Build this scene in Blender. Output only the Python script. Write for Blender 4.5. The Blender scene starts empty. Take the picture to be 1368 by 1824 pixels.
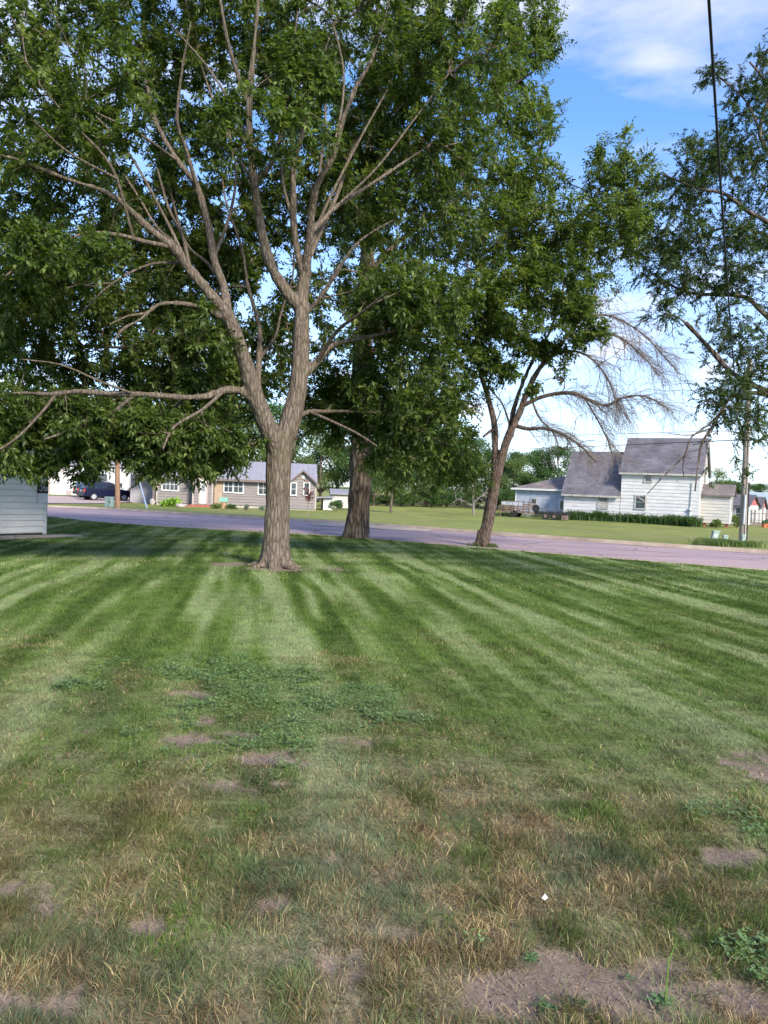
import bpy, bmesh, math, random
import numpy as np
from mathutils import Vector, Matrix

rng = np.random.default_rng(7)
random.seed(7)
SC = bpy.context.scene
COL = SC.collection

# ------------------------------------------------------------------ camera
F, CX, CY = 1370.0, 684.0, 912.0
EYE = np.array([0.0, 0.0, 1.7])
ROLL, PITCH = math.atan(0.04), math.radians(1.84)
fw = np.array([0, math.cos(PITCH), -math.sin(PITCH)])
u0 = np.array([0, math.sin(PITCH), math.cos(PITCH)])
r0 = np.array([1.0, 0, 0])
rt = r0 * math.cos(ROLL) + u0 * math.sin(ROLL)
up = -r0 * math.sin(ROLL) + u0 * math.cos(ROLL)
cd = bpy.data.cameras.new('camera')
cam = bpy.data.objects.new('camera', cd)
COL.objects.link(cam)
cam.matrix_world = Matrix(((rt[0], up[0], -fw[0], EYE[0]), (rt[1], up[1], -fw[1], EYE[1]),
                           (rt[2], up[2], -fw[2], EYE[2]), (0, 0, 0, 1)))
cd.sensor_fit = 'VERTICAL'
cd.sensor_height = 36.0
cd.sensor_width = 27.0
cd.lens = F / 1824 * 36
cd.clip_start, cd.clip_end = 0.05, 6000
SC.camera = cam

# ------------------------------------------------------------------ light
SUN_TO = np.array([0.47, -0.70, 0.54]); SUN_TO /= np.linalg.norm(SUN_TO)
SUN_STRENGTH, SUN_ANGLE, SKY_STRENGTH, EXPOSURE = 2.75, 14.0, 0.15, 1.46
w = bpy.data.worlds.new('World'); SC.world = w; w.use_nodes = True
nt = w.node_tree; N = nt.nodes; L = nt.links
bg = N['Background']
sky = N.new('ShaderNodeTexSky'); sky.sky_type = 'NISHITA'; sky.sun_disc = False
sky.sun_elevation = math.asin(SUN_TO[2])
sky.sun_rotation = math.atan2(SUN_TO[0], SUN_TO[1])
sky.air_density = 1.0; sky.dust_density = 0.4; sky.ozone_density = 2.5
tc = N.new('ShaderNodeTexCoord')
sep = N.new('ShaderNodeSeparateXYZ'); L.new(tc.outputs['Generated'], sep.inputs[0])
addz = N.new('ShaderNodeMath'); addz.operation = 'ADD'; addz.inputs[1].default_value = 0.16
mx = N.new('ShaderNodeMath'); mx.operation = 'MAXIMUM'; mx.inputs[1].default_value = 0.0
L.new(sep.outputs[2], mx.inputs[0]); L.new(mx.outputs[0], addz.inputs[0])
dvx = N.new('ShaderNodeMath'); dvx.operation = 'DIVIDE'
dvy = N.new('ShaderNodeMath'); dvy.operation = 'DIVIDE'
L.new(sep.outputs[0], dvx.inputs[0]); L.new(addz.outputs[0], dvx.inputs[1])
L.new(sep.outputs[1], dvy.inputs[0]); L.new(addz.outputs[0], dvy.inputs[1])
cmb = N.new('ShaderNodeCombineXYZ'); L.new(dvx.outputs[0], cmb.inputs[0]); L.new(dvy.outputs[0], cmb.inputs[1])
cmb.inputs[2].default_value = 3.7
cn = N.new('ShaderNodeTexNoise'); cn.inputs['Scale'].default_value = 1.25
cn.inputs['Detail'].default_value = 9; cn.inputs['Roughness'].default_value = 0.56; cn.inputs['Distortion'].default_value = 0.5
L.new(cmb.outputs[0], cn.inputs['Vector'])
cr = N.new('ShaderNodeValToRGB')
cr.color_ramp.elements[0].position = 0.49; cr.color_ramp.elements[0].color = (0, 0, 0, 1)
cr.color_ramp.elements[1].position = 0.70; cr.color_ramp.elements[1].color = (1, 1, 1, 1)
L.new(cn.outputs['Fac'], cr.inputs[0])
# thin veil of cloud low over the horizon
hz = N.new('ShaderNodeMapRange'); hz.inputs[1].default_value = 0.0; hz.inputs[2].default_value = 0.42
hz.inputs[3].default_value = 0.52; hz.inputs[4].default_value = 0.0
L.new(sep.outputs[2], hz.inputs[0])
mxm = N.new('ShaderNodeMath'); mxm.operation = 'MAXIMUM'
L.new(cr.outputs[0], mxm.inputs[0]); L.new(hz.outputs[0], mxm.inputs[1])
blu = N.new('ShaderNodeMix'); blu.data_type = 'RGBA'; blu.blend_type = 'MULTIPLY'; blu.inputs[0].default_value = 1
blu.inputs[7].default_value = (0.48, 0.64, 0.84, 1)
L.new(sky.outputs[0], blu.inputs[6])
mixc = N.new('ShaderNodeMix'); mixc.data_type = 'RGBA'
L.new(mxm.outputs[0], mixc.inputs[0]); L.new(blu.outputs[2], mixc.inputs[6])
mixc.inputs[7].default_value = (3.3, 3.15, 3.2, 1)
L.new(mixc.outputs[2], bg.inputs['Color']); bg.inputs['Strength'].default_value = SKY_STRENGTH

sl = bpy.data.lights.new('sun', 'SUN'); sl.energy = SUN_STRENGTH; sl.angle = math.radians(SUN_ANGLE)
sl.color = (1.0, 0.91, 0.77)
so = bpy.data.objects.new('sun', sl); COL.objects.link(so)
so.rotation_euler = Vector(SUN_TO).to_track_quat('Z', 'Y').to_euler()
SC.view_settings.view_transform = 'Standard'; SC.view_settings.look = 'None'
SC.view_settings.gamma = 1; SC.view_settings.exposure = EXPOSURE
SC.render.engine = 'CYCLES'
SC.cycles.max_bounces = 6; SC.cycles.transparent_max_bounces = 8
SC.cycles.diffuse_bounces = 3; SC.cycles.glossy_bounces = 2; SC.cycles.transmission_bounces = 4
SC.cycles.use_denoising = True; SC.cycles.denoiser = 'OPENIMAGEDENOISE'; SC.cycles.denoising_input_passes = 'RGB_ALBEDO_NORMAL'; SC.cycles.denoising_prefilter = 'ACCURATE'

# ------------------------------------------------------------------ terrain and unprojection
def sstep(t): t = np.clip(t, 0, 1); return t * t * (3 - 2 * t)
def T(x, y): return -0.65 * sstep((np.asarray(y, float) - 24) / 41) + 0 * np.asarray(x, float)
FAR = 0.10                                  # the lawn across the road lies on the kerb's level
def ray(px, py): return fw + rt * ((px - CX) / F) + up * ((CY - py) / F)
def P(px, py, Y):
    d = ray(px, py); return EYE + d * (Y / d[1])
def G(px, py, off=0.0):
    d = ray(px, py); Y = 20.0
    for _ in range(60):
        z = T(0, Y) + off
        Y = 0.5 * Y + 0.5 * (z - EYE[2]) / d[2] * d[1]
    return EYE + d * (Y / d[1])
def GF(px, py): return G(px, py, FAR)
def pxm(Y): return F / Y

# value noise on a lattice
_tab = np.random.default_rng(3).random((256, 256))
def vn(x, y, s=1.0, seed=0):
    x = np.asarray(x, float) / s + seed * 17.31; y = np.asarray(y, float) / s + seed * 9.77
    xi = np.floor(x).astype(int); yi = np.floor(y).astype(int); fx = x - xi; fy = y - yi
    fx = fx * fx * (3 - 2 * fx); fy = fy * fy * (3 - 2 * fy)
    a = _tab[xi & 255, yi & 255]; b = _tab[(xi + 1) & 255, yi & 255]
    c = _tab[xi & 255, (yi + 1) & 255]; d = _tab[(xi + 1) & 255, (yi + 1) & 255]
    return (a * (1 - fx) + b * fx) * (1 - fy) + (c * (1 - fx) + d * fx) * fy
def fbm(x, y, s, seed=0, o=4):
    r = 0; a = 1; t = 0
    for k in range(o): r = r + a * vn(x, y, s / 2 ** k, seed + k * 3); t += a; a *= 0.5
    return r / t

# ------------------------------------------------------------------ object helpers
def tag(o, label=None, cat=None, group=None, kind=None):
    if label: o['label'] = label
    if cat: o['category'] = cat
    if group: o['group'] = group
    if kind: o['kind'] = kind
    return o
def thing(name, label, cat, loc=(0, 0, 0), rz=0.0, group=None):
    o = bpy.data.objects.new(name, None); COL.objects.link(o)
    o.location = tuple(float(v) for v in loc); o.rotation_euler = (0, 0, rz); o.empty_display_size = 0.3
    return tag(o, label, cat, group)
def link(name, me, parent=None):
    o = bpy.data.objects.new(name, me); COL.objects.link(o)
    if parent is not None: o.parent = parent
    return o
def mesh_np(name, V, quads=None, tris=None, mat=None, smooth=False, attr=None, cols=None):
    """V n x 3, quads m x 4, tris k x 3, attr per face float, cols per vertex rgb"""
    V = np.asarray(V, np.float32).reshape(-1, 3)
    nq = 0 if quads is None else len(quads); ntr = 0 if tris is None else len(tris)
    me = bpy.data.meshes.new(name)
    me.vertices.add(len(V)); me.vertices.foreach_set('co', V.ravel())
    loops = []
    if nq: loops.append(np.asarray(quads, np.int32).ravel())
    if ntr: loops.append(np.asarray(tris, np.int32).ravel())
    loops = np.concatenate(loops)
    me.loops.add(len(loops)); me.loops.foreach_set('vertex_index', loops)
    me.polygons.add(nq + ntr)
    st = np.concatenate([np.arange(nq) * 4, nq * 4 + np.arange(ntr) * 3]).astype(np.int32)
    me.polygons.foreach_set('loop_start', st)
    me.update(calc_edges=True)
    if smooth: me.polygons.foreach_set('use_smooth', np.ones(nq + ntr, bool))
    if attr is not None:
        a = me.attributes.new('var', 'FLOAT', 'FACE'); a.data.foreach_set('value', np.asarray(attr, np.float32))
    if cols is not None:
        a = me.attributes.new('tint', 'FLOAT_COLOR', 'POINT')
        c4 = np.ones((len(V), 4), np.float32); c4[:, :3] = cols
        a.data.foreach_set('color', c4.ravel())
    if mat is not None:
        for m_ in (mat if isinstance(mat, (list, tuple)) else [mat]): me.materials.append(m_)
    return me

def frames(pts):
    """parallel transported frames along a polyline"""
    pts = np.asarray(pts, float); n = len(pts)
    t = np.gradient(pts, axis=0); t /= np.linalg.norm(t, axis=1)[:, None] + 1e-9
    a = np.array([1.0, 0, 0]) if abs(t[0][0]) < 0.9 else np.array([0, 1.0, 0])
    U = np.zeros((n, 3)); W = np.zeros((n, 3))
    for i in range(n):
        a = a - t[i] * np.dot(a, t[i]); a /= np.linalg.norm(a) + 1e-9
        U[i] = a; W[i] = np.cross(t[i], a)
    return t, U, W

class MB:
    def __init__(s): s.v = []; s.f = []; s.n = 0
    def add(s, V, Fc):
        s.v.append(np.asarray(V, float).reshape(-1, 3))
        for f in Fc: s.f.append([i + s.n for i in f])
        s.n += len(s.v[-1]); return s
    def box(s, x0, x1, y0, y1, z0, z1):
        V = [(x, y, z) for z in (z0, z1) for x, y in ((x0, y0), (x1, y0), (x1, y1), (x0, y1))]
        return s.add(V, [(3, 2, 1, 0), (4, 5, 6, 7), (0, 1, 5, 4), (1, 2, 6, 5), (2, 3, 7, 6), (3, 0, 4, 7)])
    def prism(s, poly, vec):
        n = len(poly); A = np.array(poly, float); B = A + np.array(vec, float)
        fs = [tuple(range(n))[::-1], tuple(range(n, 2 * n))] + [(i, (i + 1) % n, n + (i + 1) % n, n + i) for i in range(n)]
        return s.add(np.vstack([A, B]), fs)
    def bar(s, a, b, wd, ht=None, upv=(0, 0, 1)):
        a = np.array(a, float); b = np.array(b, float); t = b - a; t /= np.linalg.norm(t)
        u = np.cross(t, upv)
        if np.linalg.norm(u) < 1e-3: u = np.cross(t, (1, 0, 0))
        u /= np.linalg.norm(u); v = np.cross(u, t); ht = ht or wd
        q = [a - u * wd / 2 - v * ht / 2, a + u * wd / 2 - v * ht / 2, a + u * wd / 2 + v * ht / 2, a - u * wd / 2 + v * ht / 2]
        return s.prism(q, b - a)
    def tube(s, pts, r, n=8, cap=True):
        pts = np.asarray(pts, float); m = len(pts); r = np.broadcast_to(np.asarray(r, float), (m,))
        t, U, W = frames(pts); an = np.arange(n) * 2 * math.pi / n
        V = pts[:, None] + r[:, None, None] * (np.cos(an)[None, :, None] * U[:, None] + np.sin(an)[None, :, None] * W[:, None])
        fs = [(i * n + j, i * n + (j + 1) % n, (i + 1) * n + (j + 1) % n, (i + 1) * n + j) for i in range(m - 1) for j in range(n)]
        if cap: fs += [tuple(range(n))[::-1], tuple(range((m - 1) * n, m * n))]
        return s.add(V.reshape(-1, 3), fs)
    def ball(s, c, rx, ry=None, rz=None, n=10, m=7, jit=0.0):
        ry = ry or rx; rz = rz or rx; V = []; R = random.Random(int(n + c[0] * 91))
        for i in range(m + 1):
            th = math.pi * i / m
            for j in range(n):
                ph = 2 * math.pi * j / n; k = 1 + R.uniform(-jit, jit)
                V.append((c[0] + rx * k * math.sin(th) * math.cos(ph), c[1] + ry * k * math.sin(th) * math.sin(ph), c[2] + rz * k * math.cos(th)))
        fs = [(i * n + j, (i + 1) * n + j, (i + 1) * n + (j + 1) % n, i * n + (j + 1) % n) for i in range(m) for j in range(n)]
        return s.add(V, fs)
    def build(s, name, mat, parent=None, smooth=False, bevel=0):
        me = bpy.data.meshes.new(name); V = np.vstack(s.v)
        me.from_pydata([tuple(v) for v in V], [], s.f); me.update()
        bm = bmesh.new(); bm.from_mesh(me); bmesh.ops.remove_doubles(bm, verts=bm.verts, dist=1e-5)
        bmesh.ops.recalc_face_normals(bm, faces=bm.faces); bm.to_mesh(me); bm.free()
        if mat: me.materials.append(mat)
        if smooth:
            me.polygons.foreach_set('use_smooth', np.ones(len(me.polygons), bool))
        o = link(name, me, parent)
        if bevel:
            b = o.modifiers.new('bevel', 'BEVEL'); b.width = bevel; b.segments = 2; b.limit_method = 'ANGLE'
        return o

# ------------------------------------------------------------------ materials
MATS = {}
def mat(name, col, rough=0.7, amt=0.12, scale=6.0, bump=0.0, bscale=40.0, metal=0.0, stretch=(1, 1, 1), col2=None, spec=0.3, dist=0.01):
    m = bpy.data.materials.new(name); m.use_nodes = True; nt = m.node_tree; n = nt.nodes; l = nt.links
    b = n['Principled BSDF']; b.inputs['Roughness'].default_value = rough; b.inputs['Metallic'].default_value = metal
    b.inputs['Specular IOR Level'].default_value = spec
    tc = n.new('ShaderNodeTexCoord'); mp = n.new('ShaderNodeMapping'); mp.inputs['Scale'].default_value = stretch
    l.new(tc.outputs['Object'], mp.inputs[0])
    ns = n.new('ShaderNodeTexNoise'); ns.inputs['Scale'].default_value = scale; ns.inputs['Detail'].default_value = 6
    ns.inputs['Roughness'].default_value = 0.65
    l.new(mp.outputs[0], ns.inputs['Vector'])
    cr = n.new('ShaderNodeValToRGB'); e = cr.color_ramp.elements
    c2 = col2 or tuple(max(0, c * (1 - 2 * amt)) for c in col); c1 = col if col2 else tuple(min(1, c * (1 + amt)) for c in col)
    e[0].position = 0.32; e[0].color = (*c2, 1); e[1].position = 0.66; e[1].color = (*c1, 1)
    l.new(ns.outputs['Fac'], cr.inputs[0]); l.new(cr.outputs[0], b.inputs['Base Color'])
    if bump:
        n2 = n.new('ShaderNodeTexNoise'); n2.inputs['Scale'].default_value = bscale; n2.inputs['Detail'].default_value = 5
        l.new(mp.outputs[0], n2.inputs['Vector'])
        bp = n.new('ShaderNodeBump'); bp.inputs['Strength'].default_value = bump; bp.inputs['Distance'].default_value = dist
        l.new(n2.outputs['Fac'], bp.inputs['Height']); l.new(bp.outputs[0], b.inputs['Normal'])
    MATS[name] = m
    return m

def bark_mat(name, c1, c2, c3, ridge=14.0, strength=0.9):
    m = bpy.data.materials.new(name); m.use_nodes = True; nt = m.node_tree; n = nt.nodes; l = nt.links
    b = n['Principled BSDF']; b.inputs['Roughness'].default_value = 0.95; b.inputs['Specular IOR Level'].default_value = 0.1
    tc = n.new('ShaderNodeTexCoord'); mp = n.new('ShaderNodeMapping'); mp.inputs['Scale'].default_value = (ridge, ridge, ridge * 0.20)
    l.new(tc.outputs['Object'], mp.inputs[0])
    vo = n.new('ShaderNodeTexVoronoi'); vo.feature = 'DISTANCE_TO_EDGE'; vo.inputs['Scale'].default_value = 1.0
    wn = n.new('ShaderNodeTexNoise'); wn.inputs['Scale'].default_value = 1.6; wn.inputs['Detail'].default_value = 3
    l.new(mp.outputs[0], wn.inputs['Vector'])
    mxv = n.new('ShaderNodeMix'); mxv.data_type = 'RGBA'; mxv.inputs[0].default_value = 0.42
    l.new(mp.outputs[0], mxv.inputs[6]); l.new(wn.outputs['Color'], mxv.inputs[7]); l.new(mxv.outputs[2], vo.inputs['Vector'])
    ns = n.new('ShaderNodeTexNoise'); ns.inputs['Scale'].default_value = 2.3; ns.inputs['Detail'].default_value = 8; ns.inputs['Roughness'].default_value = 0.7
    l.new(mp.outputs[0], ns.inputs['Vector'])
    h = n.new('ShaderNodeMath'); h.operation = 'MULTIPLY_ADD'; h.inputs[1].default_value = 1.6
    l.new(vo.outputs['Distance'], h.inputs[0]); l.new(ns.outputs['Fac'], h.inputs[2])
    cr = n.new('ShaderNodeValToRGB'); e = cr.color_ramp.elements
    e[0].position = 0.42; e[0].color = (*c1, 1); e[1].position = 1.05; e[1].color = (*c3, 1)
    x = e.new(0.66); x.color = (*c2, 1)
    l.new(h.outputs[0], cr.inputs[0])
    big = n.new('ShaderNodeTexNoise'); big.inputs['Scale'].default_value = 1.3; big.inputs['Detail'].default_value = 5
    l.new(tc.outputs['Object'], big.inputs['Vector'])
    mg = n.new('ShaderNodeMapRange'); mg.inputs[1].default_value = 0.5; mg.inputs[2].default_value = 0.72; mg.inputs[4].default_value = 0.45
    l.new(big.outputs['Fac'], mg.inputs[0])
    ml = n.new('ShaderNodeMix'); ml.data_type = 'RGBA'; l.new(mg.outputs[0], ml.inputs[0]); l.new(cr.outputs[0], ml.inputs[6])
    ml.inputs[7].default_value = (c2[0] * 0.75, c2[1] * 0.86, c2[2] * 0.55, 1)
    l.new(ml.outputs[2], b.inputs['Base Color'])
    bp = n.new('ShaderNodeBump'); bp.inputs['Strength'].default_value = strength; bp.inputs['Distance'].default_value = 0.035
    l.new(h.outputs[0], bp.inputs['Height']); l.new(bp.outputs[0], b.inputs['Normal'])
    return m

def leaf_mat(name, c1, c2, c3, trans=0.3):
    m = bpy.data.materials.new(name); m.use_nodes = True; nt = m.node_tree; n = nt.nodes; l = nt.links
    b = n['Principled BSDF']; b.inputs['Roughness'].default_value = 0.5; b.inputs['Specular IOR Level'].default_value = 0.35
    at = n.new('ShaderNodeAttribute'); at.attribute_name = 'var'
    cr = n.new('ShaderNodeValToRGB'); e = cr.color_ramp.elements
    e[0].position = 0.0; e[0].color = (*c1, 1); e[1].position = 1.0; e[1].color = (*c3, 1)
    x = e.new(0.5); x.color = (*c2, 1)
    l.new(at.outputs['Fac'], cr.inputs[0]); l.new(cr.outputs[0], b.inputs['Base Color'])
    tr = n.new('ShaderNodeBsdfTranslucent')
    br = n.new('ShaderNodeMix'); br.data_type = 'RGBA'; br.blend_type = 'MULTIPLY'; br.inputs[0].default_value = 1
    br.inputs[7].default_value = (1.5, 1.6, 0.7, 1); l.new(cr.outputs[0], br.inputs[6]); l.new(br.outputs[2], tr.inputs['Color'])
    ms = n.new('ShaderNodeMixShader'); ms.inputs[0].default_value = trans
    l.new(b.outputs[0], ms.inputs[1]); l.new(tr.outputs[0], ms.inputs[2])
    l.new(ms.outputs[0], n['Material Output'].inputs['Surface'])
    return m

def tint_mat(name, rough=0.9, amt=0.35, s1=60.0, s2=7.0, bump=0.6, bscale=90.0, dist=0.02, trans=0.0, spec=0.15):
    """base colour from the vertex tint, broken up by noise"""
    m = bpy.data.materials.new(name); m.use_nodes = True; nt = m.node_tree; n = nt.nodes; l = nt.links
    b = n['Principled BSDF']; b.inputs['Roughness'].default_value = rough; b.inputs['Specular IOR Level'].default_value = spec
    at = n.new('ShaderNodeAttribute'); at.attribute_name = 'tint'
    tc = n.new('ShaderNodeTexCoord')
    out = at.outputs['Color']
    if amt:
        for s in (s1, s2):
            ns = n.new('ShaderNodeTexNoise'); ns.inputs['Scale'].default_value = s; ns.inputs['Detail'].default_value = 6; ns.inputs['Roughness'].default_value = 0.7
            l.new(tc.outputs['Object'], ns.inputs['Vector'])
            mr = n.new('ShaderNodeMapRange'); mr.inputs[1].default_value = 0.3; mr.inputs[2].default_value = 0.7
            mr.inputs[3].default_value = 1 - amt; mr.inputs[4].default_value = 1 + amt
            l.new(ns.outputs['Fac'], mr.inputs[0])
            mm = n.new('ShaderNodeMix'); mm.data_type = 'RGBA'; mm.blend_type = 'MULTIPLY'; mm.inputs[0].default_value = 1
            l.new(out, mm.inputs[6]); l.new(mr.outputs[0], mm.inputs[7]); out = mm.outputs[2]
    l.new(out, b.inputs['Base Color'])
    if bump:
        n2 = n.new('ShaderNodeTexNoise'); n2.inputs['Scale'].default_value = bscale; n2.inputs['Detail'].default_value = 6
        l.new(tc.outputs['Object'], n2.inputs['Vector'])
        bp = n.new('ShaderNodeBump'); bp.inputs['Strength'].default_value = bump; bp.inputs['Distance'].default_value = dist
        l.new(n2.outputs['Fac'], bp.inputs['Height']); l.new(bp.outputs[0], b.inputs['Normal'])
    if trans:
        tr = n.new('ShaderNodeBsdfTranslucent'); l.new(out, tr.inputs['Color'])
        ms = n.new('ShaderNodeMixShader'); ms.inputs[0].default_value = trans
        l.new(b.outputs[0], ms.inputs[1]); l.new(tr.outputs[0], ms.inputs[2]); l.new(ms.outputs[0], n['Material Output'].inputs['Surface'])
    return m

def shingle_mat(name, c1, c2, sc=1.0):
    m = bpy.data.materials.new(name); m.use_nodes = True; nt = m.node_tree; n = nt.nodes; l = nt.links
    b = n['Principled BSDF']; b.inputs['Roughness'].default_value = 0.95; b.inputs['Specular IOR Level'].default_value = 0.1
    uv = n.new('ShaderNodeTexCoord')
    sp = n.new('ShaderNodeSeparateXYZ'); l.new(uv.outputs['Object'], sp.inputs[0])
    cb = n.new('ShaderNodeCombineXYZ'); l.new(sp.outputs[0], cb.inputs[0])
    zz = n.new('ShaderNodeMath'); zz.operation = 'MULTIPLY'; zz.inputs[1].default_value = 1.5; l.new(sp.outputs[2], zz.inputs[0])
    l.new(zz.outputs[0], cb.inputs[1])
    br = n.new('ShaderNodeTexBrick'); br.inputs['Scale'].default_value = 1.0 * sc; br.inputs['Brick Width'].default_value = 0.45
    br.inputs['Row Height'].default_value = 0.26; br.inputs['Mortar Size'].default_value = 0.014; br.inputs['Mortar Smooth'].default_value = 0.3
    br.inputs['Color1'].default_value = (*c1, 1); br.inputs['Color2'].default_value = (*c2, 1)
    br.inputs['Mortar'].default_value = (*[c * 0.68 for c in c1], 1); br.inputs['Bias'].default_value = 0.0
    l.new(cb.outputs[0], br.inputs['Vector'])
    ns = n.new('ShaderNodeTexNoise'); ns.inputs['Scale'].default_value = 0.7; ns.inputs['Detail'].default_value = 7
    l.new(uv.outputs['Object'], ns.inputs['Vector'])
    mr = n.new('ShaderNodeMapRange'); mr.inputs[1].default_value = 0.3; mr.inputs[2].default_value = 0.7; mr.inputs[3].default_value = 0.75; mr.inputs[4].default_value = 1.25
    l.new(ns.outputs['Fac'], mr.inputs[0])
    mm = n.new('ShaderNodeMix'); mm.data_type = 'RGBA'; mm.blend_type = 'MULTIPLY'; mm.inputs[0].default_value = 1
    l.new(br.outputs['Color'], mm.inputs[6]); l.new(mr.outputs[0], mm.inputs[7]); l.new(mm.outputs[2], b.inputs['Base Color'])
    bp = n.new('ShaderNodeBump'); bp.inputs['Strength'].default_value = 0.6; bp.inputs['Distance'].default_value = 0.02; bp.invert = True
    l.new(br.outputs['Fac'], bp.inputs['Height']); l.new(bp.outputs[0], b.inputs['Normal'])
    return m

def glass_mat(name, col=(0.05, 0.07, 0.08), rough=0.08):
    m = mat(name, col, rough, 0.3, 1.5, spec=0.9); return m

M_white = mat('white_siding_paint', (0.60, 0.585, 0.575), 0.6, 0.10, 1.0, stretch=(1, 1, 3))
M_cream = mat('cream_siding_paint', (0.52, 0.49, 0.45), 0.6, 0.07, 1.5, stretch=(1, 1, 3))
M_shed = mat('white_vinyl', (0.68, 0.66, 0.62), 0.45, 0.06, 2.0, stretch=(1, 1, 5))
M_trim = mat('white_trim', (0.60, 0.60, 0.585), 0.5, 0.05, 3.0)
M_gtrim = mat('weathered_trim', (0.42, 0.40, 0.37), 0.8, 0.2, 5.0)
M_pale_blue = mat('faded_blue_siding', (0.38, 0.42, 0.48), 0.7, 0.14, 2.5)
M_taupe = mat('taupe_siding', (0.235, 0.205, 0.195), 0.65, 0.07, 1.5, stretch=(1, 1, 3))
M_taupe_l = mat('tan_siding', (0.38, 0.28, 0.20), 0.65, 0.07, 1.5)
M_pinktrim = mat('pink_beige_trim', (0.42, 0.35, 0.31), 0.6, 0.06, 2)
M_fascia = mat('brown_fascia', (0.17, 0.13, 0.12), 0.6, 0.1, 3)
M_glass = glass_mat('window_glass')
M_glass2 = glass_mat('pale_window_glass', (0.06, 0.075, 0.085))
M_metalroof = mat('ribbed_metal_roof', (0.36, 0.335, 0.35), 0.35, 0.06, 1.2, metal=0.3)
M_roof = shingle_mat('grey_shingles', (0.115, 0.107, 0.122), (0.155, 0.143, 0.158))
M_roof2 = shingle_mat('brown_grey_shingles', (0.165, 0.14, 0.135), (0.21, 0.18, 0.17))
M_wood = mat('weathered_wood', (0.36, 0.31, 0.27), 0.9, 0.25, 9, bump=0.5, bscale=30, stretch=(1, 1, 0.08), col2=(0.17, 0.14, 0.12))
M_wood_o = mat('orange_brown_wood', (0.42, 0.25, 0.15), 0.9, 0.25, 9, bump=0.5, bscale=30, stretch=(1, 1, 0.1), col2=(0.22, 0.12, 0.07))
M_rust = mat('rusty_metal', (0.20, 0.135, 0.11), 0.85, 0.3, 6, bump=0.2)
M_dark = mat('dark_metal', (0.03, 0.03, 0.032), 0.6, 0.3, 6)
M_tyre = mat('tyre_rubber', (0.025, 0.025, 0.026), 0.85, 0.2, 10)
M_galv = mat('galvanised_steel', (0.5, 0.52, 0.54), 0.4, 0.1, 8, metal=0.6)
M_concrete = mat('concrete', (0.44, 0.40, 0.36), 0.9, 0.18, 3.5, bump=0.4, bscale=60)
M_brick = mat('red_brick', (0.36, 0.13, 0.09), 0.9, 0.3, 12)
M_green_box = mat('grey_green_paint', (0.28, 0.36, 0.33), 0.6, 0.08, 6)
M_navy = mat('navy_car_paint', (0.003, 0.005, 0.026), 0.35, 0.05, 2, spec=0.3)
M_black_paint = mat('black_car_paint', (0.010, 0.010, 0.012), 0.3, 0.05, 2, spec=0.4)
M_carglass = mat('tinted_car_glass', (0.012, 0.015, 0.02), 0.1, 0.1, 2, spec=0.5)
M_red = mat('red_lens', (0.55, 0.03, 0.02), 0.25, 0.1, 4)
M_amber = mat('amber_lens', (0.75, 0.32, 0.05), 0.3, 0.1, 4)
M_chrome = mat('wheel_alloy', (0.62, 0.63, 0.65), 0.3, 0.08, 8, metal=0.7)
M_rv = mat('white_fibreglass', (0.55, 0.55, 0.54), 0.35, 0.05, 1.0)
M_cable = mat('black_cable', (0.012, 0.012, 0.014), 0.6, 0.1, 5)
M_stone = mat('pink_grey_stone', (0.40, 0.34, 0.32), 0.9, 0.2, 4, bump=0.4)
M_redsid = mat('red_siding', (0.42, 0.12, 0.12), 0.7, 0.1, 2)
M_barkA = bark_mat('ash_bark', (0.065, 0.050, 0.038), (0.145, 0.115, 0.088), (0.22, 0.178, 0.138), 26, 0.9)
M_barkB = bark_mat('cottonwood_bark', (0.022, 0.016, 0.013), (0.105, 0.08, 0.065), (0.20, 0.16, 0.13), 13, 1.0)
M_barkC = bark_mat('box_elder_bark', (0.035, 0.025, 0.020), (0.13, 0.092, 0.074), (0.22, 0.165, 0.14), 30, 0.8)
M_twig = mat('grey_twig_bark', (0.23, 0.20, 0.18), 0.9, 0.2, 12)
M_leafA = leaf_mat('ash_leaves', (0.026, 0.052, 0.010), (0.090, 0.135, 0.028), (0.220, 0.262, 0.080), 0.45)
M_leafB = leaf_mat('maple_leaves', (0.028, 0.055, 0.010), (0.096, 0.145, 0.027), (0.235, 0.275, 0.078), 0.45)
M_leafC = leaf_mat('locust_leaves', (0.022, 0.045, 0.014), (0.060, 0.100, 0.030), (0.14, 0.18, 0.055), 0.3)
M_leafBG = leaf_mat('background_leaves', (0.030, 0.070, 0.022), (0.070, 0.135, 0.038), (0.14, 0.21, 0.06), 0.3)
M_leafBGy = leaf_mat('yellow_green_leaves', (0.07, 0.10, 0.03), (0.13, 0.19, 0.05), (0.21, 0.27, 0.09), 0.3)
#@@SETTING
# ------------------------------------------------------------------ lawn fields (shared by the soil sheet and the blades)
# bare soil patches: pixel centre, half width m, half depth m
DIRT = [(1060, 1755, .46, .20), (940, 1775, .26, .15), (1170, 1720, .12, .07), (1110, 1800, .26, .08), (350, 1288, .14, .17), (440, 1352, .30, .14),
        (345, 1318, .14, .10), (411, 1398, .17, .12), (628, 1318, .13, .12), (440, 1308, .22, .05), (495, 1392, .13, .05),
        (478, 1606, .10, .07), (25, 1612, .16, .10), (40, 1790, .16, .12), (580, 1725, .12, .09), (700, 1665, .10, .05), (1340, 1362, .30, .22),
        (1325, 1528, .16, .10), (1240, 1660, .16, .05), (1345, 1795, .09, .10), (60, 1300, .22, .07), (150, 1345, .18, .06), (330, 1236, .16, .06),
        (580, 1530, .08, .05), (755, 1485, .08, .08), (890, 1580, .07, .04), (270, 1650, .06, .05)]
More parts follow.
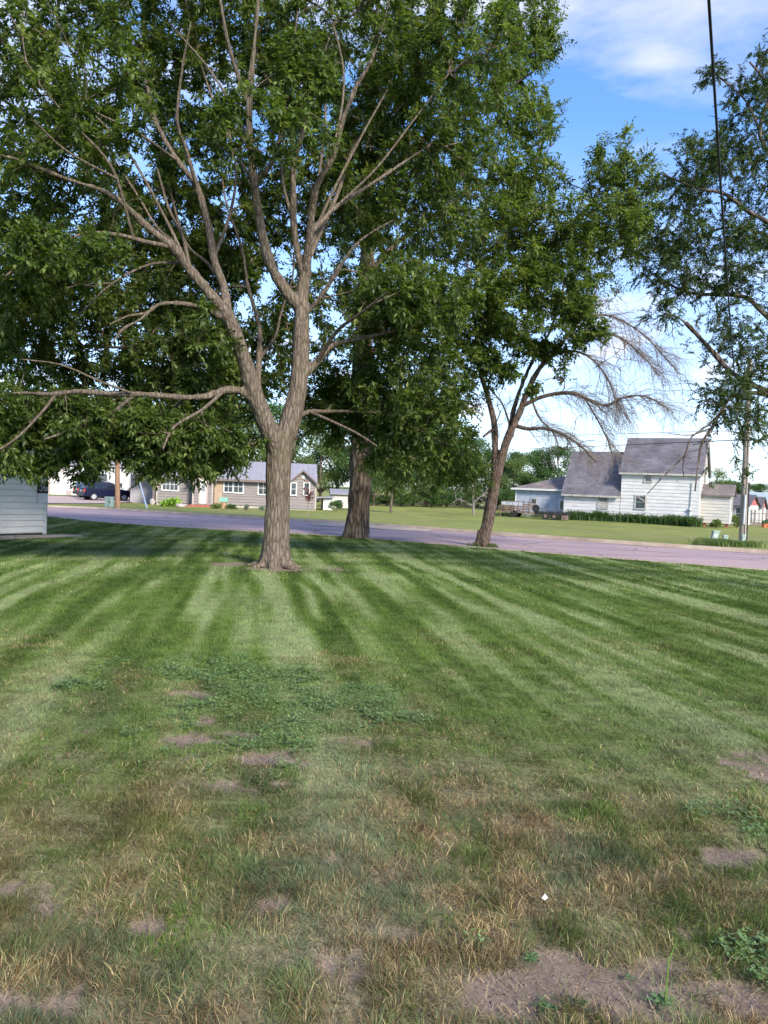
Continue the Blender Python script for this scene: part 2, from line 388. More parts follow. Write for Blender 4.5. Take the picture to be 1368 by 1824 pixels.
DIRTW = [(G(px, py), a, b) for px, py, a, b in DIRT[4:]]; DIRTBIG = [(G(px, py), a, b) for px, py, a, b in DIRT[:4]]
CLOVER = [(480, 1255, .75, .85), (560, 1265, .60, .40), (400, 1205, .8, .5), (470, 1325, .42, .18), (120, 1225, .4, .15), (1340, 1700, .16, .2), (1345, 1460, .25, .35),
          (850, 1690, .08, .05)]
CLOVW = [(G(px, py), a, b) for px, py, a, b in CLOVER]
TREE_BASE = G(490, 1010)
def blobs(x, y, lst, s=0.35, seed=5, jag=0.75):
    wob = (fbm(x, y, s, seed, 5) - 0.5) * 2 + (fbm(x, y, .07, seed + 40, 2) - .5) * .5
    m = np.full(np.shape(x), -9.0)
    for c, a, b in lst:
        q = 1 - np.sqrt(((x - c[0]) / a) ** 2 + ((y - c[1]) / b) ** 2)
        m = np.maximum(m, q)
    return m + jag * wob
def f_dirt(x, y):
    a = np.clip(blobs(x, y, DIRTW, 0.26, 5, 1.8) * 1.4 + 0.10 + (fbm(x, y, .06, 47, 2) - .5) * 1.1, 0, 1)
    a = np.maximum(a, np.clip(blobs(x, y, DIRTBIG, 0.22, 6, .75) * 3 + 0.2 + (fbm(x, y, .06, 47, 2) - .5) * 1.2, 0, 1))
    th = np.clip((fbm(x, y, 0.42, 31, 4) - 0.62) * 9, 0, 1) * np.clip((6.2 - y) / 2.5, 0, 1) * 0.35
    rr = np.hypot((x - TREE_BASE[0] - .1) / 1.25, (y - TREE_BASE[1] + .05) / 0.75)
    ring = np.clip((1.0 - rr + (fbm(x, y, 0.35, 9) - 0.5) * 2.4) * 2.0, 0, 1)
    return np.maximum(np.maximum(a, th), ring)
def f_clover(x, y):
    return np.clip(blobs(x, y, CLOVW, 0.28, 12, 1.6) * 1.3 + 0.22, 0, 1)
def f_dry(x, y):
    n = fbm(x, y, 1.3, 21, 4)
    n2 = fbm(x, y, 0.35, 23, 3)
    base = 0.70 * sstep((6.2 - y) / 4.2) + 0.08 * sstep((10 - y) / 3) - 0.10 * sstep((y - 8) / 4)
    right = -0.12 * sstep((x - 0.2) / 3) * sstep((9 - y) / 4)
    return np.clip(base + right + (n - 0.5) * 0.95 + (n2 - 0.5) * 0.5, 0, 1)
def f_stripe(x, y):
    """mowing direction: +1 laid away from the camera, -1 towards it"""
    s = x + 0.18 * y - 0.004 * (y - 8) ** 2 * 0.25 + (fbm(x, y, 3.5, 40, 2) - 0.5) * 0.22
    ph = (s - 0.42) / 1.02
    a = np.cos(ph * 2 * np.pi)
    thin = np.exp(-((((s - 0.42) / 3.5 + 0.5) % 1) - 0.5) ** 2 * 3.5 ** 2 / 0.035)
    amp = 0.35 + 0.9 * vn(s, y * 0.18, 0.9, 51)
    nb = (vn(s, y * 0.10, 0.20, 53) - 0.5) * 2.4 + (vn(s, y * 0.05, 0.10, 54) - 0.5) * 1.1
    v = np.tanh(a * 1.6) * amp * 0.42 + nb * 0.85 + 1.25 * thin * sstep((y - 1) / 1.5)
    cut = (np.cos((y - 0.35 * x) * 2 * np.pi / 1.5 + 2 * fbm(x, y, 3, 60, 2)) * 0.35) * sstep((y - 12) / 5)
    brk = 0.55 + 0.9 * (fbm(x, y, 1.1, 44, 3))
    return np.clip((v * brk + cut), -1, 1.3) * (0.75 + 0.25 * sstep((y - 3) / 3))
# base colours; the pale and dark greens paint in the mowing stripes' sheen and shade
C_soil = np.array([0.190, 0.142, 0.112]); C_thatch = np.array([0.21, 0.17, 0.105])
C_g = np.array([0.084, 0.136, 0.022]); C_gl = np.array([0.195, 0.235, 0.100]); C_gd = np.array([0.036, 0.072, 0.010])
C_clov = np.array([0.135, 0.215, 0.055]); C_straw = np.array([0.46, 0.36, 0.18]); C_brn = np.array([0.17, 0.105, 0.045])
def mixc_(a, b, t): return a * (1 - t)[:, None] + b * t[:, None]
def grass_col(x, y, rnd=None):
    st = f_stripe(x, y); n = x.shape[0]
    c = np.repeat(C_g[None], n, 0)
    c = mixc_(c, C_gl, np.clip(st, 0, 1) * 0.80)  # sheen of grass laid away from the camera, put into the colour
    c = mixc_(c, C_gd, np.clip(-st, 0, 1) * 0.70)  # shaded look of grass laid towards the camera, likewise coloured in
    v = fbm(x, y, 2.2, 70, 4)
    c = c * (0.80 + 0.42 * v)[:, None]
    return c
def soil_col(x, y):
    d = f_dirt(x, y); dr = f_dry(x, y); cl = f_clover(x, y)
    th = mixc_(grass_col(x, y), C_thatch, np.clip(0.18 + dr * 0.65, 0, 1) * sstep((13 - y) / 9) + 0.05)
    th = mixc_(th, C_clov * 0.6, cl * 0.7)
    s = C_soil * (0.75 + 0.5 * fbm(x, y, 0.25, 80, 4))[:, None]
    return mixc_(th, s, d)

def axis(spans):
    out = []
    for a, b, s in spans: out += list(np.arange(a, b - 1e-6, s))
    return np.array(out + [spans[-1][1]])
def geo(a, b, n): return list(np.geomspace(a, b, n))
M_ground = tint_mat('soil_and_thatch', amt=0.30, s1=55, s2=6, bump=0.5, bscale=70, dist=0.008)
ax = np.array([-v for v in geo(16, 1600, 24)][::-1] + list(axis([(-15.5, -6, .25), (-6, 6, .045), (6, 15.5, .25)])) + geo(16, 1600, 24))
ay = np.array([-v for v in geo(3, 1600, 14)][::-1] + list(axis([(-2, 1.6, .2), (1.6, 9, .045), (9, 30, .15), (30, 70, 1.0)])) + geo(72, 1600, 24))
X, Y = np.meshgrid(ax, ay); x = X.ravel(); y = Y.ravel()
# hard to see micro relief; the bare patches lie a little lower
def relief(x, y): return (fbm(x, y, 0.5, 90, 3) - 0.5) * 0.03 * sstep((12 - y) / 6) * sstep((y + 2) / 2) * sstep((9 - np.abs(x)) / 3)
z = T(x, y) + relief(x, y) - 0.012 * f_dirt(x, y) * sstep((9 - y) / 3) - 0.03 * sstep((y - 24) / 2)
nx = len(ax); ny = len(ay)
idx = (np.arange(ny - 1)[:, None] * nx + np.arange(nx - 1)[None]).ravel()
q = np.stack([idx, idx + 1, idx + 1 + nx, idx + nx], 1)
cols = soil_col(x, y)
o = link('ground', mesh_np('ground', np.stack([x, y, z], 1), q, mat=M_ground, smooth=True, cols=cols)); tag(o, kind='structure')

# ------------------------------------------------------------------ road, kerbs, lawn across the road
FARP = [(-420, 890), (-150, 896), (60, 903), (180, 907), (300, 915), (470, 925.5), (600, 932), (765, 944), (880, 953), (1122, 971), (1368, 987), (1600, 1004), (1900, 1027)]
NEARP = [(-420, 906), (-150, 910), (60, 918), (110, 921.5), (160, 929), (340, 941), (560, 952), (665, 960), (786, 970), (920, 980.5), (1058, 992), (1368, 1015), (1600, 1035), (1900, 1062)]
def edge(pl, n=260):
    pts = np.array([G(a, b)[:2] for a, b in pl])
    d0 = pts[0] - pts[1]; d0 /= np.linalg.norm(d0); d1 = pts[-1] - pts[-2]; d1 /= np.linalg.norm(d1)
    pts = np.vstack([pts[0] + d0 * 160, pts, pts[-1] + d1 * 60])
    s = np.r_[0, np.cumsum(np.linalg.norm(np.diff(pts, axis=0), axis=1))]
    t = np.linspace(0, s[-1], 900); p = np.stack([np.interp(t, s, pts[:, 0]), np.interp(t, s, pts[:, 1])], 1)
    k = np.hanning(25); k /= k.sum()
    pp = np.pad(p, ((12, 12), (0, 0)), 'edge'); p[:, 0] = np.convolve(pp[:, 0], k, 'valid'); p[:, 1] = np.convolve(pp[:, 1], k, 'valid')
    return p
EF, EN = edge(FARP), edge(NEARP)
def at_x(E, xs):
    o_ = np.argsort(E[:, 0]); return np.interp(xs, E[o_, 0], E[o_, 1])
def road_near_y(xs): return at_x(EN, xs)
def sheet(name, A, B, zoff, m, rows=8, kind='structure', **kw):
    n = len(A); t = np.linspace(0, 1, rows)[:, None, None]
    p = A[None] * (1 - t) + B[None] * t
    z = T(p[..., 0], p[..., 1]) + zoff
    V = np.concatenate([p, z[..., None]], 2).reshape(-1, 3)
    i = (np.arange(rows - 1)[:, None] * n + np.arange(n - 1)[None]).ravel()
    q = np.stack([i, i + 1, i + 1 + n, i + n], 1)
    o = link(name, mesh_np(name, V, q, mat=m, smooth=True, **kw)); return tag(o, kind=kind)
# road surface: worn, pinkish quartzite asphalt with patches and long cracks
M_road = bpy.data.materials.new('pink_asphalt'); M_road.use_nodes = True
nt = M_road.node_tree; n = nt.nodes; l = nt.links; b = n['Principled BSDF']; b.inputs['Roughness'].default_value = 0.85
b.inputs['Specular IOR Level'].default_value = 0.2
tcn = n.new('ShaderNodeTexCoord')
mp = n.new('ShaderNodeMapping'); mp.inputs['Rotation'].default_value = (0, 0, math.radians(35)); mp.inputs['Scale'].default_value = (0.10, 0.9, 1)
l.new(tcn.outputs['Object'], mp.inputs[0])
n1 = n.new('ShaderNodeTexNoise'); n1.inputs['Scale'].default_value = 1.6; n1.inputs['Detail'].default_value = 7; l.new(mp.outputs[0], n1.inputs['Vector'])
n2 = n.new('ShaderNodeTexNoise'); n2.inputs['Scale'].default_value = 45; n2.inputs['Detail'].default_value = 4; l.new(tcn.outputs['Object'], n2.inputs['Vector'])
c1 = n.new('ShaderNodeValToRGB'); c1.color_ramp.elements[0].position = 0.34; c1.color_ramp.elements[0].color = (0.25, 0.19, 0.205, 1)
c1.color_ramp.elements[1].position = 0.60; c1.color_ramp.elements[1].color = (0.37, 0.265, 0.27, 1); l.new(n1.outputs['Fac'], c1.inputs[0])
r1 = n.new('ShaderNodeMapRange'); r1.inputs[1].default_value = .3; r1.inputs[2].default_value = .7; r1.inputs[3].default_value = .72; r1.inputs[4].default_value = 1.28
l.new(n2.outputs['Fac'], r1.inputs[0])
m1 = n.new('ShaderNodeMix'); m1.data_type = 'RGBA'; m1.blend_type = 'MULTIPLY'; m1.inputs[0].default_value = 1
l.new(c1.outputs[0], m1.inputs[6]); l.new(r1.outputs[0], m1.inputs[7])
vo = n.new('ShaderNodeTexVoronoi'); vo.feature = 'DISTANCE_TO_EDGE'; vo.inputs['Scale'].default_value = 0.30
n3 = n.new('ShaderNodeTexNoise'); n3.inputs['Scale'].default_value = 0.8; n3.inputs['Detail'].default_value = 6; l.new(tcn.outputs['Object'], n3.inputs['Vector'])
mv = n.new('ShaderNodeMix'); mv.data_type = 'RGBA'; mv.blend_type = 'ADD'; mv.inputs[0].default_value = 1.6
l.new(tcn.outputs['Object'], mv.inputs[6]); l.new(n3.outputs['Color'], mv.inputs[7]); l.new(mv.outputs[2], vo.inputs['Vector'])
r2 = n.new('ShaderNodeMapRange'); r2.inputs[1].default_value = 0.0; r2.inputs[2].default_value = 0.016; r2.inputs[3].default_value = 0.45; r2.inputs[4].default_value = 1
l.new(vo.outputs['Distance'], r2.inputs[0])
m2 = n.new('ShaderNodeMix'); m2.data_type = 'RGBA'; m2.blend_type = 'MULTIPLY'; m2.inputs[0].default_value = 1
l.new(m1.outputs[2], m2.inputs[6]); l.new(r2.outputs[0], m2.inputs[7]); l.new(m2.outputs[2], b.inputs['Base Color'])
bp = n.new('ShaderNodeBump'); bp.inputs['Strength'].default_value = 0.4; bp.inputs['Distance'].default_value = 0.01
l.new(n2.outputs['Fac'], bp.inputs['Height']); l.new(bp.outputs[0], b.inputs['Normal'])
sheet('road', EN, EF, 0.012, M_road, 14)
# kerb across the road: a real step with a gutter, joints cut in
def kerb(name, E, off0, off1, h0, h1, m):
    d = np.gradient(E, axis=0); d /= np.linalg.norm(d, axis=1)[:, None]; nrm = np.stack([-d[:, 1], d[:, 0]], 1)
    if nrm[len(nrm) // 2, 1] < 0: nrm = -nrm
    A = E + nrm * off0; B = E + nrm * off1
    za = T(A[:, 0], A[:, 1]); zb = T(B[:, 0], B[:, 1]); n_ = len(E)
    rows = [np.c_[A, za + h0 - .03], np.c_[A + nrm * .02, za + h1 - 0.01], np.c_[A + nrm * .045, za + h1], np.c_[B, zb + h1], np.c_[B, zb + h0 - .03]]
    V = np.vstack(rows); i = (np.arange(len(rows) - 1)[:, None] * n_ + np.arange(n_ - 1)[None]).ravel()
    return tag(link(name, mesh_np(name, V, np.stack([i, i + 1, i + 1 + n_, i + n_], 1), mat=m)), kind='structure')
M_kerb = mat('kerb_concrete', (0.42, 0.345, 0.285), 0.9, 0.3, 1.2, bump=0.5, bscale=40, col2=(0.27, 0.20, 0.16))
kerb('kerb', EF, 0.0, 0.17, 0.0, 0.135, M_kerb)
sheet('gutter', EF - np.array([0, .45]), EF + np.array([0.0, 0.03]), 0.020, M_kerb, 3)
kerb('kerb_near', EN, -0.16, 0.0, 0.0, 0.028, M_kerb)
# lawn beyond
M_far = tint_mat('far_lawn_grass', amt=0.22, s1=9, s2=0.8, bump=0.9, bscale=14, dist=0.08)
EB = EF + np.array([0.0, 0.16])
fr = np.r_[0, geo(.25, 60, 90), geo(64, 1500, 16)]
p = EB[None] + np.stack([np.zeros_like(fr), fr], 1)[:, None]
px_, py_ = p[..., 0].ravel(), p[..., 1].ravel()
hump = 0.12 * (fbm(px_, py_, 9, 3, 2) - 0.5) * sstep(np.repeat(fr, len(EB)) / 6)
V = np.stack([px_, py_, T(px_, py_) + FAR + hump * 0.5], 1)
i = (np.arange(len(fr) - 1)[:, None] * len(EB) + np.arange(len(EB) - 1)[None]).ravel()
q = np.stack([i, i + 1, i + 1 + len(EB), i + len(EB)], 1)
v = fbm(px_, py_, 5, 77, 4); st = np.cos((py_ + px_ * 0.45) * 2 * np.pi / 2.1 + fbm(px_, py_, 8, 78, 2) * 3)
cols = np.array([0.195, 0.215, 0.055])[None] * (0.75 + 0.5 * v + 0.10 * st)[:, None]  # mowing bands: light and shade of laid grass tinted into the vertex colour
dryb = np.clip((fbm(px_, py_, 3.5, 79, 4) - 0.5) * 4, 0, 1) * 0.55
cols = mixc_(cols, np.array([0.23, 0.205, 0.095]), dryb)
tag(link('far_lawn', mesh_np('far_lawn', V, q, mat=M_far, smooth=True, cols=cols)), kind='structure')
def patch(name, pix, z, m, gf=GF):
    pts = [gf(a, b) for a, b in pix]
    bm = bmesh.new(); vs = [bm.verts.new((p_[0], p_[1], T(p_[0], p_[1]) + z)) for p_ in pts]
    f = bm.faces.new(vs); bmesh.ops.triangulate(bm, faces=[f])
    for _ in range(3): bmesh.ops.subdivide_edges(bm, edges=bm.edges, cuts=1, use_grid_fill=True)
    for v_ in bm.verts: v_.co.z = float(T(v_.co.x, v_.co.y)) + z
    me = bpy.data.meshes.new(name); bm.to_mesh(me); bm.free(); me.materials.append(m)
    for pl in me.polygons:
        if pl.normal.z < 0: pl.flip()
    return tag(link(name, me), kind='structure')
M_gravel = mat('pink_gravel', (0.46, 0.36, 0.33), 0.95, 0.2, 30, bump=0.5, bscale=50, col2=(0.30, 0.22, 0.20))
patch('driveway', [(-260, 893), (60, 897.5), (150, 898), (205, 897), (255, 894), (300, 890), (300, 886.5), (-260, 880)], FAR + 0.06, M_gravel)
patch('concrete_apron', [(556, 933), (640, 930.5), (700, 933), (752, 938), (772, 945.5), (756, 948.5), (700, 945), (640, 941), (556, 937)], 0.03, M_kerb, G)
patch('bare_strip', [(78, 953.5), (110, 953), (145, 954), (148, 956.5), (110, 958), (40, 961), (-60, 966), (-60, 957)], 0.02, M_gravel, G)

# ------------------------------------------------------------------ grass blades
M_blade = tint_mat('grass_blade', rough=0.55, amt=0, bump=0, trans=0.25, spec=0.3)
def visible(x, y, m=2.1):
    """inside the camera's fan of view with a margin"""
    return (np.abs(x + 0.04) < y * 0.53 + m)
def make_blades(name, y0, y1, dens, lo, hi, wd, segs, seed):
    R = np.random.default_rng(seed)
    hw = y1 * 0.53 + 2.1
    n = int(dens * 2 * hw * (y1 - y0))
    x = R.uniform(-hw, hw, n); y = R.uniform(y0, y1, n)
    k = visible(x, y) & (y < road_near_y(x) - 0.05) & (visible(x, y, .8) | (R.random(n) < .62))
    x, y = x[k], y[k]
    d = f_dirt(x, y)
    dens_ = 1 - 0.62 * np.clip((0.56 - fbm(x, y, 0.17, 101, 3)) * 6, 0, 1) * sstep((8 - y) / 4)
    k = R.random(len(x)) < dens_ * (1 - 0.94 * d)
    x, y = x[k], y[k]; n = len(x)
    cl = f_clover(x, y); dr = f_dry(x, y); st = f_stripe(x, y)
    tuft = fbm(x, y, 0.16, 105, 2)
    nearf = sstep((7.5 - y) / 4)
    length = R.uniform(lo, hi, n) * (0.35 + 1.35 * tuft) * (1 - 0.35 * cl) * (1 + 0.45 * nearf * dr)
    # lean: mowing direction, wind, random, and a common direction of each clump
    ca = vn(x, y, 0.30, 111) * 4 * np.pi
    lean = np.stack([-0.18 * st * 0.5 + 0.30 * np.cos(ca) * nearf + R.normal(0, .38, n), 0.60 * st + 0.30 * np.sin(ca) * nearf + R.normal(0, .38, n)], 1)
    lean *= (0.75 + 0.35 * nearf)[:, None]
    up_ = np.ones(n)
    if y0 < 7:                                # tufts: blades fan out from a common foot
        cs = 0.075; ix = np.floor(x / cs); iy = np.floor(y / cs)
        h1 = _tab[(ix * 7 + iy * 3).astype(int) & 255, (iy * 5 - ix).astype(int) & 255]; h2 = _tab[(iy * 11 - ix * 2).astype(int) & 255, (ix * 3 + 91).astype(int) & 255]
        ox = (x - (ix + .2 + .6 * h1) * cs) / cs; oy = (y - (iy + .2 + .6 * h2) * cs) / cs
        lean = lean * .75 + np.stack([ox, oy], 1) * (1.5 + 1.2 * h1)[:, None]
    dv = np.c_[lean, up_]; dv /= np.linalg.norm(dv, axis=1)[:, None]
    a = R.uniform(0, 2 * np.pi, n); side = np.stack([np.cos(a), np.sin(a), np.zeros(n)], 1)
    ww = wd * R.uniform(.7, 1.3, n) * (1 + 0.7 * cl)
    z = T(x, y) + relief(x, y) - 0.006
    B = np.stack([x, y, z], 1)
    # colour
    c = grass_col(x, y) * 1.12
    c = mixc_(c, C_clov, cl * 0.75)
    bl = np.clip((fbm(x, y, 0.6, 130, 3) - 0.45) * 5, 0, 1) * 0.6 * nearf
    c = mixc_(c, np.array([0.12, 0.15, 0.085]), bl)
    sp = fbm(x, y, .9, 133, 3); br_ = np.clip((sp - .52) * 6, 0, 1) * nearf * .55
    c = mixc_(c, np.array([0.125, 0.10, 0.035]), br_)
    r = R.random(n); dr = dr * (.25 + 1.7 * np.clip((fbm(x, y, .19, 137, 2) - .3) * 2.2, 0, 1))
    straw = (r < dr * 0.34 * (1 - 0.8 * cl)); brn = (r > 1 - dr * 0.24 * (1 - 0.8 * cl))
    c[straw] = C_straw * R.uniform(.35, 1.3, straw.sum())[:, None]
    c[brn] = C_brn * R.uniform(.6, 1.5, brn.sum())[:, None]
    c *= (R.uniform(.62, 1.38, n) * (.72 + .56 * vn(x, y, .11, 141)) * (1 - .30 * nearf * np.clip((vn(x, y, .23, 143) - .35) * 2, 0, 1)))[:, None]
    length[straw] *= 1.0
    mid = B + dv * (length * 0.55)[:, None]
    dv2 = dv.copy(); dv2[:, 2] -= R.uniform(0.1, 0.9, n) * (0.5 + straw * .5); dv2[:, :2] *= 1.5; dv2 /= np.linalg.norm(dv2, axis=1)[:, None]
    tip = mid + dv2 * (length * 0.5)[:, None]
    hwid = side * (ww / 2)[:, None]
    if segs == 2:
        V = np.stack([B - hwid, B + hwid, mid + hwid * .8, mid - hwid * .8, tip], 1).reshape(-1, 3)
        i = np.arange(n) * 5
        return link(name, mesh_np(name, V, np.stack([i, i + 1, i + 2, i + 3], 1), np.stack([i + 3, i + 2, i + 4], 1), mat=M_blade, cols=np.repeat(c, 5, 0)))
    V = np.stack([B - hwid, B + hwid, tip], 1).reshape(-1, 3); i = np.arange(n) * 3
    return link(name, mesh_np(name, V, None, np.stack([i, i + 1, i + 2], 1), mat=M_blade, cols=np.repeat(c, 3, 0)))
tag(make_blades('lawn_grass', 1.75, 4.2, 42000, .014, .052, .0022, 2, 1), 'nearest grass, patchy and half dried out', 'grass', kind='stuff')
tag(make_blades('lawn_grass', 4.2, 7.5, 17000, .016, .046, .0032, 2, 2), 'mown lawn grass some metres off, with clover in it', 'grass', kind='stuff')
tag(make_blades('lawn_grass', 7.5, 13.0, 5600, .020, .046, .0062, 1, 3), 'striped green mown lawn in front of the big tree', 'grass', kind='stuff')
tag(make_blades('lawn_grass', 13.0, 42.0, 850, .026, .048, .016, 1, 4), 'striped green mown lawn reaching back to the road', 'grass', kind='stuff')

# broad-leaved ground cover in the green patches
def make_clover(n, seed=9):
    R = np.random.default_rng(seed)
    x = R.uniform(-4.5, 4.5, n * 8); y = R.uniform(1.9, 8.2, n * 8)
    k = visible(x, y) & (f_clover(x, y) > R.random(len(x)) * 0.9 + 0.12) & (f_dirt(x, y) < 0.7) & (R.random(len(x)) < (4.5 / np.maximum(y, 2)) ** 1.0)
    x, y = x[k][:n], y[k][:n]; n = len(x)
    V = []; C_ = []
    z = T(x, y) + relief(x, y) + R.uniform(.012, .060, n)
    big = .7 + .8 * vn(x, y, .15, 66)
    Bc = np.stack([x, y, z], 1); a0 = R.uniform(0, 6.28, n)
    base = mixc_(np.repeat(C_clov[None], n, 0), np.array([0.17, 0.26, 0.12]), R.random(n) * 0.9) * R.uniform(.6, 1.2, n)[:, None]
    for j in range(4):
        a = a0 + j * 1.57 + R.normal(0, .3, n); ll = R.uniform(.006, .022, n) * big; el = R.uniform(-.2, .7, n)
        d = np.stack([np.cos(a) * np.cos(el), np.sin(a) * np.cos(el), np.sin(el)], 1); s = np.stack([-np.sin(a), np.cos(a), np.zeros(n)], 1)
        V.append(np.stack([Bc, Bc + d * (ll * .55)[:, None] - s * (ll * .32)[:, None], Bc + d * ll[:, None], Bc + d * (ll * .55)[:, None] + s * (ll * .32)[:, None]], 1))
        C_.append(np.repeat(base[:, None], 4, 1))
    V = np.stack(V, 1).reshape(-1, 3); C_ = np.stack(C_, 1).reshape(-1, 3)
    i = np.arange(n * 4) * 4
    return link('clover', mesh_np('clover', V, np.stack([i, i + 1, i + 2, i + 3], 1), mat=M_blade, cols=C_))
tag(make_clover(17000), 'bright green broad-leaved clover growing in patches of the lawn', 'clover', kind='stuff')
# dead straws lying on the bare soil
def make_straws(n=1500, seed=19):
    R = np.random.default_rng(seed); x = R.uniform(-3, 3, n * 20); y = R.uniform(1.8, 7, n * 20)
    k = visible(x, y, .5) & (f_dirt(x, y) > .45); x, y = x[k][:n], y[k][:n]; n = len(x)
    a = vn(x, y, .2, 61) * 9 + R.normal(0, .6, n); ll = R.uniform(.01, .06, n); w_ = R.uniform(.0006, .0018, n)
    z = T(x, y) + relief(x, y) - 0.006; B = np.stack([x, y, z], 1)
    d = np.stack([np.cos(a), np.sin(a), R.uniform(-.02, .35, n)], 1); s = np.stack([-np.sin(a), np.cos(a), np.zeros(n)], 1)
    e = B + d * ll[:, None]; s = s * w_[:, None]
    V = np.stack([B - s, B + s, e + s * .5, e - s * .5], 1).reshape(-1, 3); V[:, 2] += .003
    c = np.where(R.random(n)[:, None] < .7, np.array([.40, .31, .23])[None], np.array([.20, .14, .11])[None]) * R.uniform(.6, 1.2, n)[:, None]
    i = np.arange(n) * 4
    return link('dead_straw', mesh_np('dead_straw', V, np.stack([i, i + 1, i + 2, i + 3], 1), mat=M_blade, cols=np.repeat(c, 4, 0)))
tag(make_straws(), 'dry straws scattered over the bare soil', 'straw', kind='stuff')
# old clippings matted between the blades
def make_thatch(n=90000, seed=23):
    R = np.random.default_rng(seed); x = R.uniform(-3.6, 3.6, n * 2); y = 1.75 + 4.6 * R.random(n * 2) ** 1.3
    k = visible(x, y, .4) & (f_dirt(x, y) < .85) & (R.random(n * 2) < .25 + f_dry(x, y)); x, y = x[k][:n], y[k][:n]; n = len(x)
    a = R.uniform(0, 6.28, n); ll = R.uniform(.008, .045, n); w_ = R.uniform(.0006, .0016, n) * (.7 + y * .12)
    B = np.stack([x, y, T(x, y) + relief(x, y) + R.uniform(-.004, .012, n)], 1)
    d = np.stack([np.cos(a), np.sin(a), R.uniform(-.15, .25, n)], 1); s = np.stack([-np.sin(a), np.cos(a), np.zeros(n)], 1) * w_[:, None]
    e = B + d * ll[:, None]; V = np.stack([B - s, B + s, e + s * .5, e - s * .5], 1).reshape(-1, 3)
    pal = np.array([[.36, .28, .17], [.20, .14, .09], [.28, .25, .17], [.12, .09, .06]])[R.integers(0, 4, n)] * R.uniform(.6, 1.2, n)[:, None]
    i = np.arange(n) * 4
    return link('thatch', mesh_np('thatch', V, np.stack([i, i + 1, i + 2, i + 3], 1), mat=M_blade, cols=np.repeat(pal, 4, 0)))
tag(make_thatch(), 'matted brown clippings between the nearest blades of grass', 'thatch', kind='stuff')
# soil crumbs
def make_crumbs(n=2600, seed=29):
    R = np.random.default_rng(seed); x = R.uniform(-3, 3, n * 30); y = R.uniform(1.8, 7, n * 30)
    k = visible(x, y, .5) & (f_dirt(x, y) > .6); x, y = x[k][:n], y[k][:n]; n = len(x)
    r = .0012 + .008 * R.random(n) ** 4; c = np.stack([x, y, T(x, y) + relief(x, y) - .011], 1)
    O = np.array([(1, 0, 0), (0, 1, 0), (-1, 0, 0), (0, -1, 0), (0, 0, .8), (0, 0, -.6)])
    V = (c[:, None] + O[None] * r[:, None, None] * R.uniform(.6, 1.3, (n, 6, 1))).reshape(-1, 3)
    Fo = np.array([(0, 1, 4), (1, 2, 4), (2, 3, 4), (3, 0, 4), (1, 0, 5), (2, 1, 5), (3, 2, 5), (0, 3, 5)])
    t = (Fo[None] + (np.arange(n) * 6)[:, None, None]).reshape(-1, 3)
    cc = np.repeat(C_soil[None] * R.uniform(.85, 1.7, n)[:, None], 6, 0)
    return link('soil_crumbs', mesh_np('soil_crumbs', V, None, t, mat=M_blade, cols=cc))
tag(make_crumbs(), 'crumbs of dry soil on the bare patches', 'soil', kind='stuff')
# ------------------------------------------------------------------ trees
def smooth_poly(P_, r, step):
    P_ = np.asarray(P_, float); r = np.asarray(r, float)
    if len(P_) > 2:                                # Catmull-Rom
        Q = []; Rr = []
        E = np.vstack([2 * P_[0] - P_[1], P_, 2 * P_[-1] - P_[-2]])
        for i in range(1, len(E) - 2):
            a, b, c, d = E[i - 1], E[i], E[i + 1], E[i + 2]
            m = max(2, int(np.linalg.norm(c - b) / step) + 1)
            for k in range(m):
                t = k / m
                Q.append(0.5 * ((2 * b) + (-a + c) * t + (2 * a - 5 * b + 4 * c - d) * t * t + (-a + 3 * b - 3 * c + d) * t ** 3))
                Rr.append(r[i - 1] * (1 - t) + r[i] * t)
        Q.append(P_[-1]); Rr.append(r[-1]); return np.array(Q), np.array(Rr)
    m = max(2, int(np.linalg.norm(P_[1] - P_[0]) / step) + 1); t = np.linspace(0, 1, m + 1)[:, None]
    return P_[0] * (1 - t) + P_[1] * t, r[0] * (1 - t[:, 0]) + r[1] * t[:, 0]

